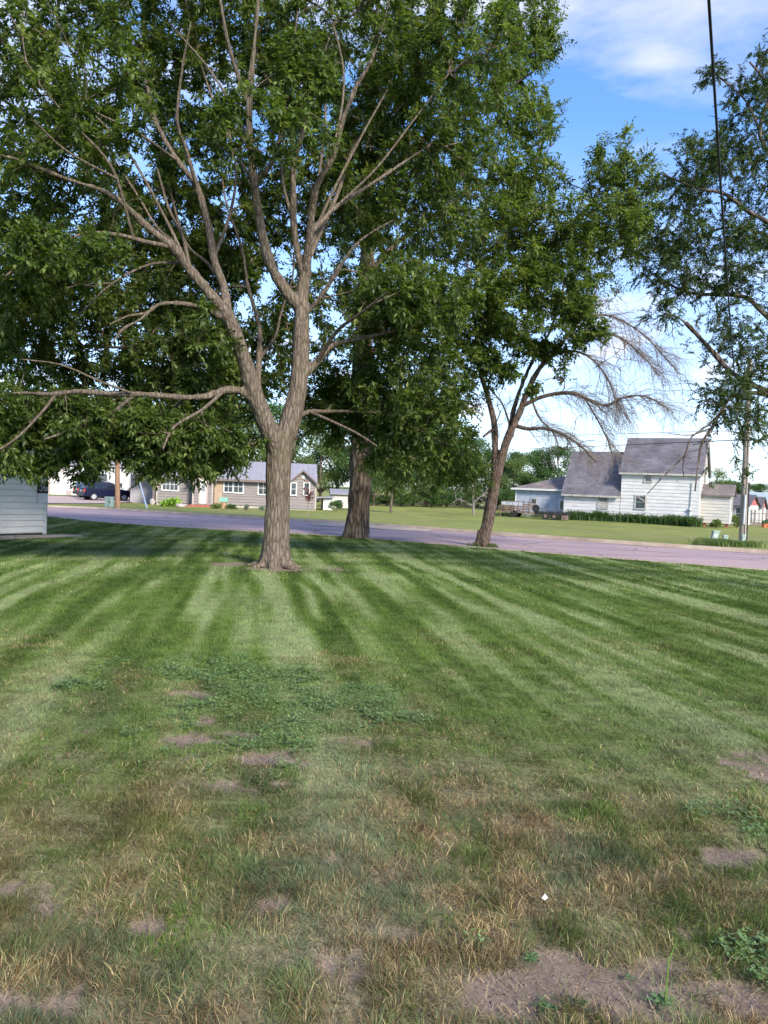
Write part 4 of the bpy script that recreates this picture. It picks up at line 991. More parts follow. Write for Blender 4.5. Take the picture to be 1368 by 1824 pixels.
deadb = [(1080, 690, 21.5, 110, 70, 1.2, 170), (1050, 780, 21.3, 60, 55, .8, 110), (1000, 680, 21.8, 60, 50, 1, 80), (1120, 620, 21.3, 70, 40, 1, 110), (930, 740, 22, 60, 50, 1, 60), (1150, 720, 21, 50, 30, .8, 40),
         (850, 720, 22.4, 40, 60, .8, 50), (1010, 790, 21.5, 40, 25, .8, 30), (900, 690, 22.5, 30, 50, .8, 30)]
A = blob_points(R, deadb, .25)
t3.grow(A, leafy=False, alpha=0.15)
# sprays of fine dead twigs arching out and down from the dead limbs
dead_out = [[], [], 0]
def twig_path(p0, d, L_, grav, kink, m):
    pts = [p0]; d = d / np.linalg.norm(d)
    for _ in range(m):
        d = d + R.normal(0, kink, 3) + np.array([0, 0, -grav]); d /= np.linalg.norm(d); pts.append(pts[-1] + d * L_ / m)
    return np.array(pts)
def spray(Q, n, side=0.5, L0=.7, L1=1.7):
    for _ in range(n):
        i_ = int((.15 + .85 * R.random()) * (len(Q) - 2)); tg = unit(Q[i_ + 1] - Q[i_])
        d = tg * .9 + R.normal(0, .42, 3) + np.array([.35, 0, .12]); L_ = R.uniform(min(L0, L1 * .5), L1)
        p_ = twig_path(Q[i_], d, L_, .13, .17, 9); t3._tube(dead_out, p_, np.linspace(.0075, .0024, 10), 4)
        for k in range(1, 9):
            if R.random() < .15: continue
            dd = unit(p_[k] - p_[k - 1]) + R.normal(0, .55, 3) + np.array([.1, 0, -.1]); l2 = R.uniform(.18, .62) * (1.15 - k / 12)
            q2 = twig_path(p_[k], dd, l2, .10, .13, 5); t3._tube(dead_out, q2, np.linspace(.0036, .0015, 6), 3)
            for e_ in (2, 4):
                q3 = twig_path(q2[e_], unit(q2[e_] - q2[e_ - 1]) + R.normal(0, .6, 3), l2 * R.uniform(.3, .6), .1, .1, 3); t3._tube(dead_out, q3, np.linspace(.0022, .0012, 4), 3)
for gi, n_, L1 in ((4, 100, 1.9), (5, 54, 1.5), (6, 28, 1.4), (7, 60, 2.0), (8, 70, 2.0), (9, 60, 1.8), (10, 14, .9), (12, 16, .8), (2, 20, 1.6), (11, 4, .5)):
    spray(t3.guides[gi][0], n_, L1=L1)
nd = len(t3.chains)
liveb = [(930, 600, 22.6, 90, 60, 1.6, 130), (1000, 620, 22.3, 60, 35, 1.2, 50), (860, 560, 22.6, 80, 70, 1.6, 110), (960, 500, 22.6, 110, 60, 1.6, 130), (900, 660, 22.2, 50, 26, 1, 36), (1030, 560, 22.3, 60, 45, 1.2, 70), (810, 640, 22.6, 60, 50, 1.3, 60), (1060, 600, 22, 30, 16, .6, 12), (955, 690, 22, 16, 12, .5, 6)]
t3.grow(declump(R, blob_points(R, liveb, .95), .6, .72, 22))
out = t3.finish(0.0050, 0.38, 0.05)
join_out('dead_twigs', dead_out, M_twig, root)
for Q, r in t3.guides:
    if r[0] < 0.07: t3._tube(out, Q, r, 8)
V1, v1, tw = clusters(t3, t3.chains[nd:], 7, 8, (.14, .36), (.11, .17), .42, 14, droop=.15)
out[0] += tw[0]; out[1] += [q_ + out[2] for q_ in tw[1]]; out[2] += tw[2]
join_out('branches', out, M_barkC, root); leaf_object('crown', V1, v1, M_leafB, root)

# ---- the locust whose trunk stands outside the frame on the right
Y4 = 13.0
root = thing('locust_tree', 'feathery small-leaved tree reaching in from the right, its dark limbs hanging over the lawn', 'tree')
t4 = Tree(41, 0.2)
g4 = lambda l_, Y_, **k: gd(l_, Y_, tr=t4, **k)
bb = G(1600, 1075); Y4 = bb[1]
g4([(1600, 1085, 52), (1592, 1000, 44), (1580, 900, 40), (1560, 820, 38), (1545, 760, 34), (1520, 640, 30), (1500, 500, 26), (1490, 380, 20), (1480, 220, 14), (1470, 60, 9)], [Y4, Y4], snap=False)
g4([(1550, 790, 18), (1450, 737, 14), (1368, 698, 12), (1320, 675, 11), (1290, 650, 9), (1250, 605, 9), (1215, 570, 7), (1190, 560, 5), (1160, 552, 3)], [Y4, Y4 - .5, Y4 - 1])
g4([(1525, 660, 14), (1440, 620, 12), (1368, 565, 9), (1330, 530, 8), (1290, 525, 7), (1230, 522, 5), (1180, 500, 4), (1150, 478, 2.5)], [Y4, Y4 + .5])
g4([(1500, 500, 12), (1430, 430, 10), (1368, 395, 8), (1330, 375, 7), (1290, 345, 6), (1240, 335, 4), (1180, 310, 3)], [Y4, Y4 - .6])
g4([(1430, 430, 7), (1368, 420, 6), (1320, 405, 5), (1280, 408, 4), (1230, 430, 2.5)], [Y4 - .3, Y4 + .8])
g4([(1490, 400, 11), (1430, 320, 9), (1362, 262, 7), (1355, 220, 6), (1370, 160, 4), (1335, 110, 3)], [Y4, Y4 - .5])
g4([(1362, 262, 5), (1340, 200, 4), (1320, 170, 3), (1265, 125, 2)], [Y4 - .4, Y4])
g4([(1550, 770, 14), (1450, 730, 10), (1368, 704, 8), (1337, 700, 7), (1303, 708, 6), (1289, 725, 5.5), (1268, 762, 5), (1251, 787, 4), (1245, 817, 3), (1238, 875, 2.5)], [Y4, Y4 - .8, Y4 - 1.2])
g4([(1289, 725, 4), (1262, 757, 3.5), (1232, 778, 3), (1222, 806, 3), (1213, 818, 3), (1180, 850, 2.5), (1153, 880, 1.5)], [Y4 - 1, Y4 - 1.4])
g4([(1215, 815, 2), (1216, 835, 1.8), (1218, 848, 1.5), (1204, 858, 1)], [Y4 - 1.2, Y4 - 1.2])
g4([(1268, 762, 3), (1230, 775, 2), (1190, 772, 1.5)], [Y4 - 1, Y4 - 1.5])
g4([(1545, 760, 9), (1440, 740, 7), (1380, 770, 5), (1340, 790, 3)], [Y4, Y4 + 1])
blobsD = [(1330, 240, Y4, 70, 70, 1.2, 90), (1360, 140, Y4, 55, 50, 1, 50), (1270, 130, Y4, 32, 14, .5, 12), (1230, 300, Y4 - .3, 70, 60, 1, 80), (1300, 330, Y4, 90, 60, 1.2, 100), (1260, 420, Y4 + .4, 110, 60, 1.3, 120),
          (1330, 470, Y4, 80, 60, 1.2, 100), (1210, 400, Y4, 60, 60, 1, 60), (1240, 500, Y4 + .2, 110, 35, 1, 80), (1310, 590, Y4 - .3, 90, 50, 1.2, 80), (1350, 660, Y4 - .3, 70, 50, 1, 60), (1310, 740, Y4 - .6, 70, 60, .9, 50), (1280, 690, Y4 - .8, 60, 40, .6, 24),
          (1330, 800, Y4 - .4, 56, 56, .8, 26), (1300, 840, Y4 - .4, 46, 26, .6, 14), (1480, 300, Y4, 90, 300, 2.5, 200), (1600, 420, Y4, 160, 300, 3, 200), (1450, 640, Y4, 70, 60, 1.5, 70), (1560, 60, Y4, 180, 120, 2.5, 100), (1180, 560, Y4 - .8, 40, 22, .6, 14), (1170, 450, Y4, 40, 60, .8, 30)]
t4.grow(declump(R, blob_points(R, blobsD, 1.15), .45, .80, 32))
nl = len(t4.chains)
t4.grow(blob_points(R, [(1200, 600, Y4 - .8, 60, 40, .6, 30), (1240, 700, Y4 - 1, 50, 60, .6, 30), (1190, 520, Y4, 60, 40, .8, 30), (1220, 820, Y4 - 1.2, 40, 30, .4, 12), (1190, 680, Y4 - 1, 40, 20, .4, 10)]), leafy=False)
out = t4.finish(0.0035, 0.42, 0.04)
solid_wood('trunk', t4.guides, M_barkB, root, 0.03, 16, 0.07, None, 0.02)
for Q, r in t4.guides:
    if r[0] < 0.07: t4._tube(out, Q, r, 8)
V1, v1, tw = clusters(t4, t4.chains[:nl], 3, 14, (.10, .26), (.036, .064), .45, 15, droop=.2)
V2, v2, tw2 = clusters(t4, t4.chains[:nl], 3, 12, (.10, .22), (.036, .064), .45, 16, droop=.5, twigs=False)
out[0] += tw[0]; out[1] += [q_ + out[2] for q_ in tw[1]]; out[2] += tw[2]
join_out('branches', out, M_barkB, root); leaf_object('crown', np.vstack([V1, V2]), np.r_[v1, v2], M_leafC, root)
# ------------------------------------------------------------------ buildings
class Wall:
    """a vertical plane: origin o (local xyz), along d, outward n; maps (u, n, z) boxes into the thing's space"""
    def __init__(s, o, d):
        s.o = np.array(o, float); s.d = np.array([d[0], d[1], 0.0]); s.d /= np.linalg.norm(s.d); s.n = np.array([s.d[1], -s.d[0], 0.0])
    def m(s, V):
        V = np.asarray(V, float); return s.o + V[:, :1] * s.d + V[:, 1:2] * s.n + V[:, 2:3] * np.array([0, 0, 1.0])
    def build(s, b, *a, **k):
        b.v = [s.m(v) for v in b.v]; return b.build(*a, **k)
def siding(wall, u0_, u1_, z0, z1, step, name, m, parent, proud=0.036, clip=None, rows_from=None):
    """lapped boards, one tilted strip a row"""
    b = MB(); z = z0
    while z < z1 - 1e-4:
        zt = min(z + step, z1)
        ca = clip(z) if clip else (u0_, u1_); cb = clip(zt) if clip else (u0_, u1_)
        if cb[1] < cb[0]: cb = ((cb[0] + cb[1]) / 2,) * 2
        if ca[1] - ca[0] > .01:
            zg_ = z + min(step * .16, .035); f_ = (zg_ - z) / (zt - z); cg = (ca[0] + (cb[0] - ca[0]) * f_, ca[1] + (cb[1] - ca[1]) * f_)
            b.add([(ca[0], 0, z), (ca[1], 0, z), (cg[1], 0, zg_), (cg[0], 0, zg_), (cg[0], proud, zg_), (cg[1], proud, zg_), (cb[1], proud * .55, zt), (cb[0], proud * .55, zt), (cb[1], 0, zt), (cb[0], 0, zt)],
                  [(0, 1, 2, 3), (3, 2, 5, 4), (4, 5, 6, 7), (7, 6, 8, 9)])
        z = zt
    ca = clip(z0) if clip else (u0_, u1_); cb = clip(z1) if clip else (u0_, u1_)
    if cb[1] < cb[0]: cb = ((cb[0] + cb[1]) / 2,) * 2
    b.add([(ca[0], -.01, z0), (ca[1], -.01, z0), (cb[1], -.01, z1), (cb[0], -.01, z1)], [(0, 1, 2, 3)])
    return wall.build(b, name, m, parent)
def window(wall, u, z, w_, h, parent, trim=None, glass=None, tw_=0.09, panes=(1, 2), extra=None, name='window', muntin=0.035):
    wall = Wall(wall.o + wall.n * .028, wall.d); trim = trim or M_trim; glass = glass or M_glass; b = MB(); y0, y1 = 0.0, 0.055
    b.box(u - tw_, u + w_ + tw_, y0, y1 + .01, z + h, z + h + tw_); b.box(u - tw_, u + w_ + tw_, y0, y1 + .03, z - tw_, z)
    b.box(u - tw_, u, y0, y1, z, z + h); b.box(u + w_, u + w_ + tw_, y0, y1, z, z + h)
    for i in range(1, panes[0]): b.box(u + w_ * i / panes[0] - muntin / 2, u + w_ * i / panes[0] + muntin / 2, .02, .045, z, z + h)
    for i in range(1, panes[1]): b.box(u, u + w_, .02, .048, z + h * i / panes[1] - muntin / 2, z + h * i / panes[1] + muntin / 2)
    o = wall.build(b, name, trim, parent)
    g = MB(); g.box(u, u + w_, .0, .030, z, z + h); wall.build(g, 'pane', glass, o)
    if extra: extra(o)
    return o
def slope_roof(x0, x1, ye, ze, yr, zr, th=0.12, over=0.35, side=0.3):
    """one pitch, ridge along x; ye/ze eave, yr/zr ridge"""
    dy, dz = yr - ye, zr - ze; k = over / abs(dy)
    ye2, ze2 = ye - dy * k, ze - dz * k
    b = MB(); b.prism([(x0 - side, ye2, ze2), (x0 - side, yr, zr), (x0 - side, yr, zr + th), (x0 - side, ye2, ze2 + th)], (x1 - x0 + 2 * side, 0, 0)); return b
def onplane(O, rz, px, py, yoff=0.0):
    """pixel -> local (x, z) on the plane y_local = yoff of a thing at O turned by rz"""
    d = ray(px, py); nrm = np.array([-math.sin(rz), math.cos(rz), 0]); ex = np.array([math.cos(rz), math.sin(rz), 0])
    o = np.array(O, float) + nrm * yoff; t = np.dot(o - EYE, nrm) / np.dot(d, nrm); p_ = EYE + d * t - np.array(O, float)
    return np.dot(p_, ex), p_[2]
def rect(O, rz, x0, y0, x1, y1, yoff=0.0):
    """pixel rectangle -> local u, z, width, height on a front plane"""
    a = onplane(O, rz, x0, (y0 + y1) / 2, yoff)[0]; b = onplane(O, rz, x1, (y0 + y1) / 2, yoff)[0]
    c = onplane(O, rz, (x0 + x1) / 2, y1, yoff)[1]; d = onplane(O, rz, (x0 + x1) / 2, y0, yoff)[1]
    return a, c, b - a, d - c

# ---- white farmhouse
RZ = math.radians(-28); O = GF(1243, 938); O[2] -= 0.05
fh = thing('farmhouse', 'white two-storey clapboard farmhouse with a steep grey shingle roof across the road', 'house', O, RZ)
W0 = Wall((0, 0, 0), (1, 0))
xa = onplane(O, RZ, 1105, 900)[0]; xm = onplane(O, RZ, 1004, 900)[0]
zE = onplane(O, RZ, 1180, 840)[1]; zEm = onplane(O, RZ, 1050, 877)[1]
D = 6.2; zR = onplane(O, RZ, 1185, 783, D / 2)[1]; zRm = onplane(O, RZ, 1065, 807, D / 2)[1]
siding(Wall((0, 0, 0), (1, 0)), xa, 0, .35, zE, .30, 'wall', M_white, fh)
siding(Wall((0, 0.03, 0), (1, 0)), xm, xa, .35, zEm, .30, 'wall', M_white, fh)
WR = Wall((0, 0, 0), (0, 1))
def gclip(z): 
    k = 0 if z < zE else (z - zE) / (zR - zE) * D / 2
    return (k, D - k)
siding(WR, 0, D, .35, zR - .02, .30, 'wall', M_cream, fh, clip=gclip)
WL = Wall((xm, D, 0), (0, -1))
siding(WL, 0, D, .35, zEm, .30, 'wall', M_white, fh)
WL2 = Wall((xm, D, 0), (0, -1))
b = MB(); b.prism([(xm + .02, .02, zEm), (xm + .02, D - .02, zEm), (xm + .02, D / 2, zRm - .02)], (.05, 0, 0)); b.build('gable', M_white, fh)
b = MB(); b.prism([(xa - .02, .02, zE - 1.2), (xa - .02, D - .02, zE - 1.2), (xa - .02, D - .02, zE), (xa - .02, D / 2, zR - .02), (xa - .02, .02, zE)], (.05, 0, 0)); b.build('gable', M_white, fh)
b = MB(); b.box(xm, -.02, D - .03, D, .35, zEm); b.build('wall', M_white, fh)
b = MB(); b.box(xm + .03, -.03, .05, D - .05, -.5, .36); b.build('foundation', M_brick, fh)
for nm, x0, x1, ze, zr in (('roof', xa, 0, zE, zR), ('roof', xm, xa - .25, zEm, zRm)):
    b = slope_roof(x0, x1, 0, ze, D / 2, zr, .14, .30, .22); b2_ = slope_roof(x0, x1, D, ze, D / 2, zr, .14, .30, .22)
    b.v += b2_.v; b.f += [[i + b.n for i in f] for f in b2_.f]; b.n += b2_.n
    rf = b.build(nm, M_roof, fh)
    e = MB(); k_ = .30 * (zr - ze) / (D / 2)
    e.box(x0 - .2, x1 + .2, -.33, -.30, ze - k_ - .04, ze - k_ + .12); e.build('fascia', M_gtrim, rf)
for x_ in (0.25,):
    b = MB()
    for s_ in (0, 1):
        ye, yr = (-.30, D / 2) if s_ == 0 else (D + .30, D / 2); k_ = .30 * (zR - zE) / (D / 2)
        b.prism([(x_, ye, zE - k_ - .06), (x_, yr, zR - .06), (x_, yr, zR + .10), (x_, ye, zE - k_ + .10)], (.04, 0, 0))
    b.build('bargeboard', M_pinktrim, fh)
b = MB(); b.box(-.10, .035, -.035, .10, .35, zE); b.build('corner_board', M_trim, fh)
for (x0, y0, x1, y1) in ((1150, 843, 1160, 857), (1133, 884, 1149, 905)):
    u, z, w_, h = rect(O, RZ, x0, y0, x1, y1)
    wo = window(W0, u, z, w_, h, fh, M_gtrim, M_glass, .13)
    if x0 == 1133:
        s_ = MB(); s_.add([(u + .05, .034, z + h * .95), (u + .2, .034, z + h * .99), (u + w_ - .05, .034, z + h * .66), (u + w_ - .05, .034, z + h * .56)], [(0, 1, 2, 3)])
        Wall(W0.o + W0.n * .028, W0.d).build(s_, 'curtain', M_pinktrim, wo)
u, z, w_, h = rect(O, RZ, 1067, 881, 1082, 904); wo = window(Wall((0, .03, 0), (1, 0)), u, z, w_, h, fh, M_gtrim, M_glass2, .12)
b = MB(); b.box(u + .02, u + w_ - .02, .03, .036, z + .02, z + h * .45); Wall((0, .002, 0), (1, 0)).build(b, 'curtain', M_gtrim, wo)
window(WR, 1.3, 1.15, .95, 2.0, fh, M_gtrim, M_pale_blue, .10); window(WR, D / 2 - .4, 3.75, .8, 1.75, fh, M_gtrim, M_glass, .10)
u, z = onplane(O, RZ, 1229, 908); b = MB(); b.tube([(u, -.09, .6), (u, -.09, z)], .09, 10); b.ball((u, -.14, z), .15, .10, .17)
b.tube([(u, -.07, z), (u + .05, -.07, z + 2.15), (u + .07, -.12, z + 2.3)], .035, 6); b.tube([(u, -.07, z), (u, -.07, .25)], .035, 6)
b.build('electric_meter', M_galv, fh)
u, z = onplane(O, RZ, 1217, 921); b = MB(); b.box(u - .5, u - .15, -.2, -.03, z - .12, z + .14); b.box(u, u + .42, -.22, -.03, z - .2, z + .1)
b.tube([(u - .6, -.1, z + .1), (u - .7, -.1, z - .4)], .03, 6); b.build('gas_meter', M_galv, fh)
u, z = onplane(O, RZ, 1063, 917); b = MB(); b.tube([(u - .6, -.06, z), (u, -.06, z + .03), (u, -.06, z - .25)], .03, 6); b.build('tap_pipe', M_rust, fh)
# annex at the gable end
xr = onplane(O, RZ, 1301, 905, 1.0)[0]; zA = onplane(O, RZ, 1280, 881, 1.0)[1]; zAr = onplane(O, RZ, 1280, 865, 2.2)[1]
siding(Wall((0, 1.0, 0), (1, 0)), .03, xr, .35, zA, .27, 'annex_wall', M_cream, fh)
WAR = Wall((xr, 1.0, 0), (0, 1))
siding(WAR, 0, 2.4, .35, zAr, .27, 'annex_wall', M_cream, fh, clip=lambda z: (max(0, (z - zA) / (zAr - zA) * 1.2), 2.4 - max(0, (z - zA) / (zAr - zA) * 1.2)))
b = MB(); b.box(xr - .08, xr + .03, .965, 1.08, .35, zA); b.build('corner_board', M_trim, fh)
window(WAR, .6, 1.5, .7, 1.5, fh, M_gtrim, M_glass, .08)
b = MB(); b.box(xr - .4, xr - .1, 1.1, 1.4, -.4, .35); b.build('brick_pier', M_brick, fh); b = MB(); b.box(.1, .5, 1.1, 1.4, -.4, .35); b.build('brick_pier', M_brick, fh)
b = slope_roof(.03, xr, 1.0, zA, 2.2, zAr, .12, .25, .02); b.v[0][:, 0] += np.where(b.v[0][:, 0] > 1, .25, 0)
c_ = slope_roof(.03, xr, 3.4, zA, 2.2, zAr, .12, .25, .02); c_.v[0][:, 0] += np.where(c_.v[0][:, 0] > 1, .25, 0)
b.v += c_.v; b.f += [[i + b.n for i in f] for f in c_.f]; b.n += c_.n
b.build('annex_roof', M_roof2, fh)

# ---- pale blue garage beside it
Og = np.array(O) + np.array([math.cos(RZ), math.sin(RZ), 0]) * (xm - .02) + np.array([-math.sin(RZ), math.cos(RZ), 0]) * 1.2
gr = thing('garage', 'faded pale blue garage with a low hipped roof beside the farmhouse', 'garage', Og, RZ)
gx = onplane(Og, RZ, 918, 890)[0]; gz = onplane(Og, RZ, 960, 871)[1]; gd_ = 7.0; gzr = onplane(Og, RZ, 975, 848, gd_ / 2)[1]
siding(Wall((0, 0, 0), (1, 0)), gx, -.02, .05, gz, .14, 'wall', M_pale_blue, gr, proud=.012)
siding(Wall((gx, gd_, 0), (0, -1)), 0, gd_, .05, gz, .14, 'wall', M_pale_blue, gr, proud=.012)
b = MB(); b.box(gx + .02, -.05, gd_ - .05, gd_, 0, gz); b.build('wall', M_pale_blue, gr)
b = MB(); b.box(gx - .02, gx + .10, -.03, .10, 0, gz); b.build('corner_board', M_trim, gr)
b = MB(); ov = .35; x0, x1, y0, y1 = gx - ov, .3 - .3, -ov, gd_ + ov; ms = gd_ / 2
b.add([(x0, y0, gz), (x1, y0, gz), (x1, y1, gz), (x0, y1, gz), (gx + ms, ms, gzr), (x1, ms, gzr)], [(0, 1, 5, 4), (2, 3, 4, 5), (3, 0, 4), (1, 2, 5), (0, 3, 2, 1)])
rf = b.build('roof', M_roof2, gr)
b = MB(); b.box(x0 - .02, x1, y0 - .03, y0, gz - .14, gz + .03); b.box(x0 - .03, x0, y0, y1, gz - .14, gz + .03); b.build('fascia', M_trim, rf)
u, z, w_, h = rect(Og, RZ, 947, 889, 955, 897); window(Wall((0, 0, 0), (1, 0)), u, z, w_, h, gr, M_gtrim, M_glass, .08, (1, 1))
u, z, w_, h = rect(Og, RZ, 998, 892, 1004, 907); window(Wall((0, 0, 0), (1, 0)), u, z, w_, h, gr, M_trim, M_glass, .10, (1, 1))

# ---- beige ranch house
RB = math.radians(7); Ob = GF(278, 899); Ob[2] -= .05
bh = thing('ranch_house', 'long low taupe ranch house with a ribbed metal roof behind the ash trunk', 'house', Ob, RB)
xw = onplane(Ob, RB, 515, 880)[0]; zb = onplane(Ob, RB, 440, 852)[1]; Db = 8.0; zbr = onplane(Ob, RB, 440, 823, Db / 2)[1]
x2 = onplane(Ob, RB, 563, 880, -.8)[0]
WF = Wall((0, 0, 0), (1, 0))
siding(WF, 0, xw, .25, zb, .25, 'wall', M_taupe, bh)
WW = Wall((0, -.8, 0), (1, 0)); hw_ = (x2 - xw) / 2; zg = zb - .15; zp = onplane(Ob, RB, 536, 838, -.8)[1]
def wclip(z):
    k = 0 if z < zg else (z - zg) / (zp - zg) * hw_
    return (xw + k, x2 - k)
siding(WW, xw, x2, .15, zp, .25, 'wing_wall', M_taupe, bh, clip=wclip)
siding(Wall((x2, -.8, 0), (0, 1)), 0, Db, .15, zg, .25, 'wing_wall', M_taupe, bh)
siding(Wall((xw, 0.0, 0), (0, -1)), 0, .8, .15, zg, .25, 'wing_wall', M_taupe, bh)
siding(Wall((0, Db, 0), (0, -1)), 0, Db, .25, zb, .25, 'wall', M_taupe, bh)
b = MB(); b.box(x2 - .09, x2 + .03, -.84, -.72, .15, zg); b.build('corner_board', M_pinktrim, bh); b = MB(); b.box(-.03, .10, -.035, .08, .25, zb); b.build('corner_board', M_pinktrim, bh)
b = MB(); b.box(0, x2, .05, Db - .05, -.4, .26); b.box(xw, x2, -.75, .1, -.4, .16); b.build('foundation', M_concrete, bh)
b = MB(); b.box(0, x2, Db - .05, Db, .2, zb); b.build('wall', M_taupe, bh)
def ribbed(x0, x1, ye, ze, yr, zr, over, side, step=.45):
    b = slope_roof(x0, x1, ye, ze, yr, zr, .06, over, side); dy, dz = yr - ye, zr - ze; k = over / abs(dy)
    a0 = np.array([0, ye - dy * k, ze - dz * k + .06]); a1 = np.array([0, yr, zr + .06]); x = x0 - side + .05
    while x < x1 + side:
        b.bar(a0 + (x, 0, .012), a1 + (x, 0, .012), .05, .035); x += step
    return b
b = ribbed(0, x2 - .2, 0, zb, Db / 2, zbr, .45, .3); c_ = ribbed(0, x2 - .2, Db, zb, Db / 2, zbr, .45, .3)
b.v += c_.v; b.f += [[i + b.n for i in f] for f in c_.f]; b.n += c_.n
rf = b.build('roof', M_metalroof, bh)
k_ = .45 * (zbr - zb) / (Db / 2); b = MB(); b.box(-.3, xw, -.49, -.455, zb - k_ - .14, zb - k_ + .05); b.build('fascia', M_fascia, rf)
# wing roof: ridge runs back
b = MB(); cx_ = (xw + x2) / 2; t_ = .07
for s_ in (-1, 1):
    xe = cx_ + s_ * (hw_ + .3); ze_ = zg - .3 * (zp - zg) / hw_
    b.prism([(xe, -1.1, ze_), (cx_, -1.1, zp), (cx_, -1.1, zp + t_), (xe, -1.1, ze_ + t_)], (0, 4.2, 0))
rf = b.build('wing_roof', M_metalroof, bh)
b = MB()
for s_ in (-1, 1):
    xe = cx_ + s_ * (hw_ + .32); ze_ = zg - .32 * (zp - zg) / hw_
    b.prism([(xe, -1.15, ze_ - .10), (cx_, -1.15, zp - .10), (cx_, -1.15, zp + t_), (xe, -1.15, ze_ + t_)], (0, .04, 0))
b.build('bargeboard', M_fascia, rf)
b = MB(); b.box(cx_ - .10, cx_ + .14, 0, .05, zp - .75, zp - .42); WW.build(b, 'gable_vent', M_trim, bh)
for (x0, y0, x1, y1, yo) in ((290, 853, 302, 872, 0), (304, 853, 317, 873, 0), (400, 857, 414, 876, 0), (417, 857, 432.5, 877, 0), (461, 859, 477, 880, 0), (519, 861, 527, 881, -.8), (542, 861, 550, 881, -.8)):
    u, z, w_, h = rect(Ob, RB, x0, y0, x1, y1, yo)
    window(WW if yo else WF, u, z, w_, h, bh, M_trim, M_glass2, .10, (2, 2) if x1 - x0 > 9 else (1, 2))
# porch bay with door
p0 = onplane(Ob, RB, 343, 880, -1.0)[0]; p1 = onplane(Ob, RB, 379, 880, -1.0)[0]; pc = (p0 + p1) / 2; WP = Wall((0, -1.0, 0), (1, 0))
pzp = onplane(Ob, RB, 361, 838, -1)[1]; pze = zb - .1
def pclip(z):
    k = 0 if z < pze else (z - pze) / (pzp - pze) * (p1 - p0) / 2
    return (p0 + k, p1 - k)
siding(WP, p0, p1, .2, pzp, .25, 'porch_wall', M_taupe, bh, clip=pclip)
siding(Wall((p1, -1.0, 0), (0, 1)), 0, 1.0, .2, pze, .25, 'porch_wall', M_taupe, bh); siding(Wall((p0, 0, 0), (0, -1)), 0, 1.0, .2, pze, .25, 'porch_wall', M_taupe, bh)
b = MB(); b.box(p0 - .02, p0 + .10, 0, .05, .2, pze); WP.build(b, 'corner_board', M_pinktrim, bh); b = MB(); b.box(p1 - .10, p1 + .02, 0, .05, .2, pze); WP.build(b, 'corner_board', M_pinktrim, bh)
b = MB()
for s_ in (-1, 1):
    xe = pc + s_ * ((p1 - p0) / 2 + .3); kk = (pzp - pze) / ((p1 - p0) / 2); ze_ = pze - .3 * kk
    b.prism([(xe, -1.35, ze_), (pc, -1.35, pzp), (pc, -1.35, pzp + .08), (xe, -1.35, ze_ + .08)], (0, 3.4, 0))
rf = b.build('porch_roof', M_metalroof, bh)
b = MB()
for s_ in (-1, 1):
    xe = pc + s_ * ((p1 - p0) / 2 + .32); ze_ = pze - .32 * kk
    b.prism([(xe, -1.40, ze_ - .14), (pc, -1.40, pzp - .14), (pc, -1.40, pzp + .08), (xe, -1.40, ze_ + .08)], (0, .04, 0))
b.build('bargeboard', M_fascia, rf)
u, z, w_, h = rect(Ob, RB, 356.5, 854, 367.5, 897, -1.0); WP = Wall((0, -1.03, 0), (1, 0))
b = MB(); b.box(u - .12, u, 0, .05, z, z + h + .12); b.box(u + w_, u + w_ + .12, 0, .05, z, z + h + .12); b.box(u, u + w_, 0, .05, z + h, z + h + .12)
WP.build(b, 'door_frame', M_pinktrim, bh)
b = MB(); b.box(u, u + w_, 0, .03, z, z + h); b.box(u + .08, u + w_ * .46, .03, .038, z + .2, z + h * .42); b.box(u + w_ * .54, u + w_ - .08, .03, .038, z + .2, z + h * .42)
dr_ = WP.build(b, 'door', M_trim, bh)
b = MB(); b.box(u + .12, u + w_ - .12, .031, .036, z + h * .5, z + h * .93); g_ = WP.build(b, 'door_glass', M_glass2, dr_)
b = MB()
for i in range(1, 3): b.box(u + .12 + (w_ - .24) * i / 3 - .012, u + .12 + (w_ - .24) * i / 3 + .012, .036, .043, z + h * .5, z + h * .93)
for i in range(1, 3): b.box(u + .12, u + w_ - .12, .036, .042, z + h * (.5 + .43 * i / 3) - .012, z + h * (.5 + .43 * i / 3) + .012)
b.ball((u + .07, .06, z + h * .47), .035); WP.build(b, 'door_grille', M_trim, dr_)
a_ = onplane(Ob, RB, 396, 880)[0]; b = MB(); b.box(p1 + .05, a_, .024, .05, .25, zb - .3); WF.build(b, 'tan_panel', M_taupe_l, bh)
u0_, _ = onplane(Ob, RB, 326, 900, -1.8); b = MB(); b.box(u0_, p1 + .1, -1.9, -1.02, -.1, .12); b.box(u0_ + .5, p1 - .2, -1.6, -1.02, .12, .22); b.build('step', M_brick, bh)
# grey carport wall at its left end
xl = onplane(Ob, RB, 232, 880, 3.5)[0]
b = MB(); b.box(xl, -.05, 3.5, 3.65, -.1, 2.6); b.build('side_wall', mat('lavender_grey_wall', (.30, .285, .30), .7, .06, 2), bh)
b = MB(); b.box(xl - .2, -.02, 1.5, 6.5, 2.62, 2.75); b.build('carport_roof', M_metalroof, bh)
b = MB(); b.box(-.30, -.14, -.1, .06, -.1, 2.55); b.build('downpipe', M_fascia, bh)

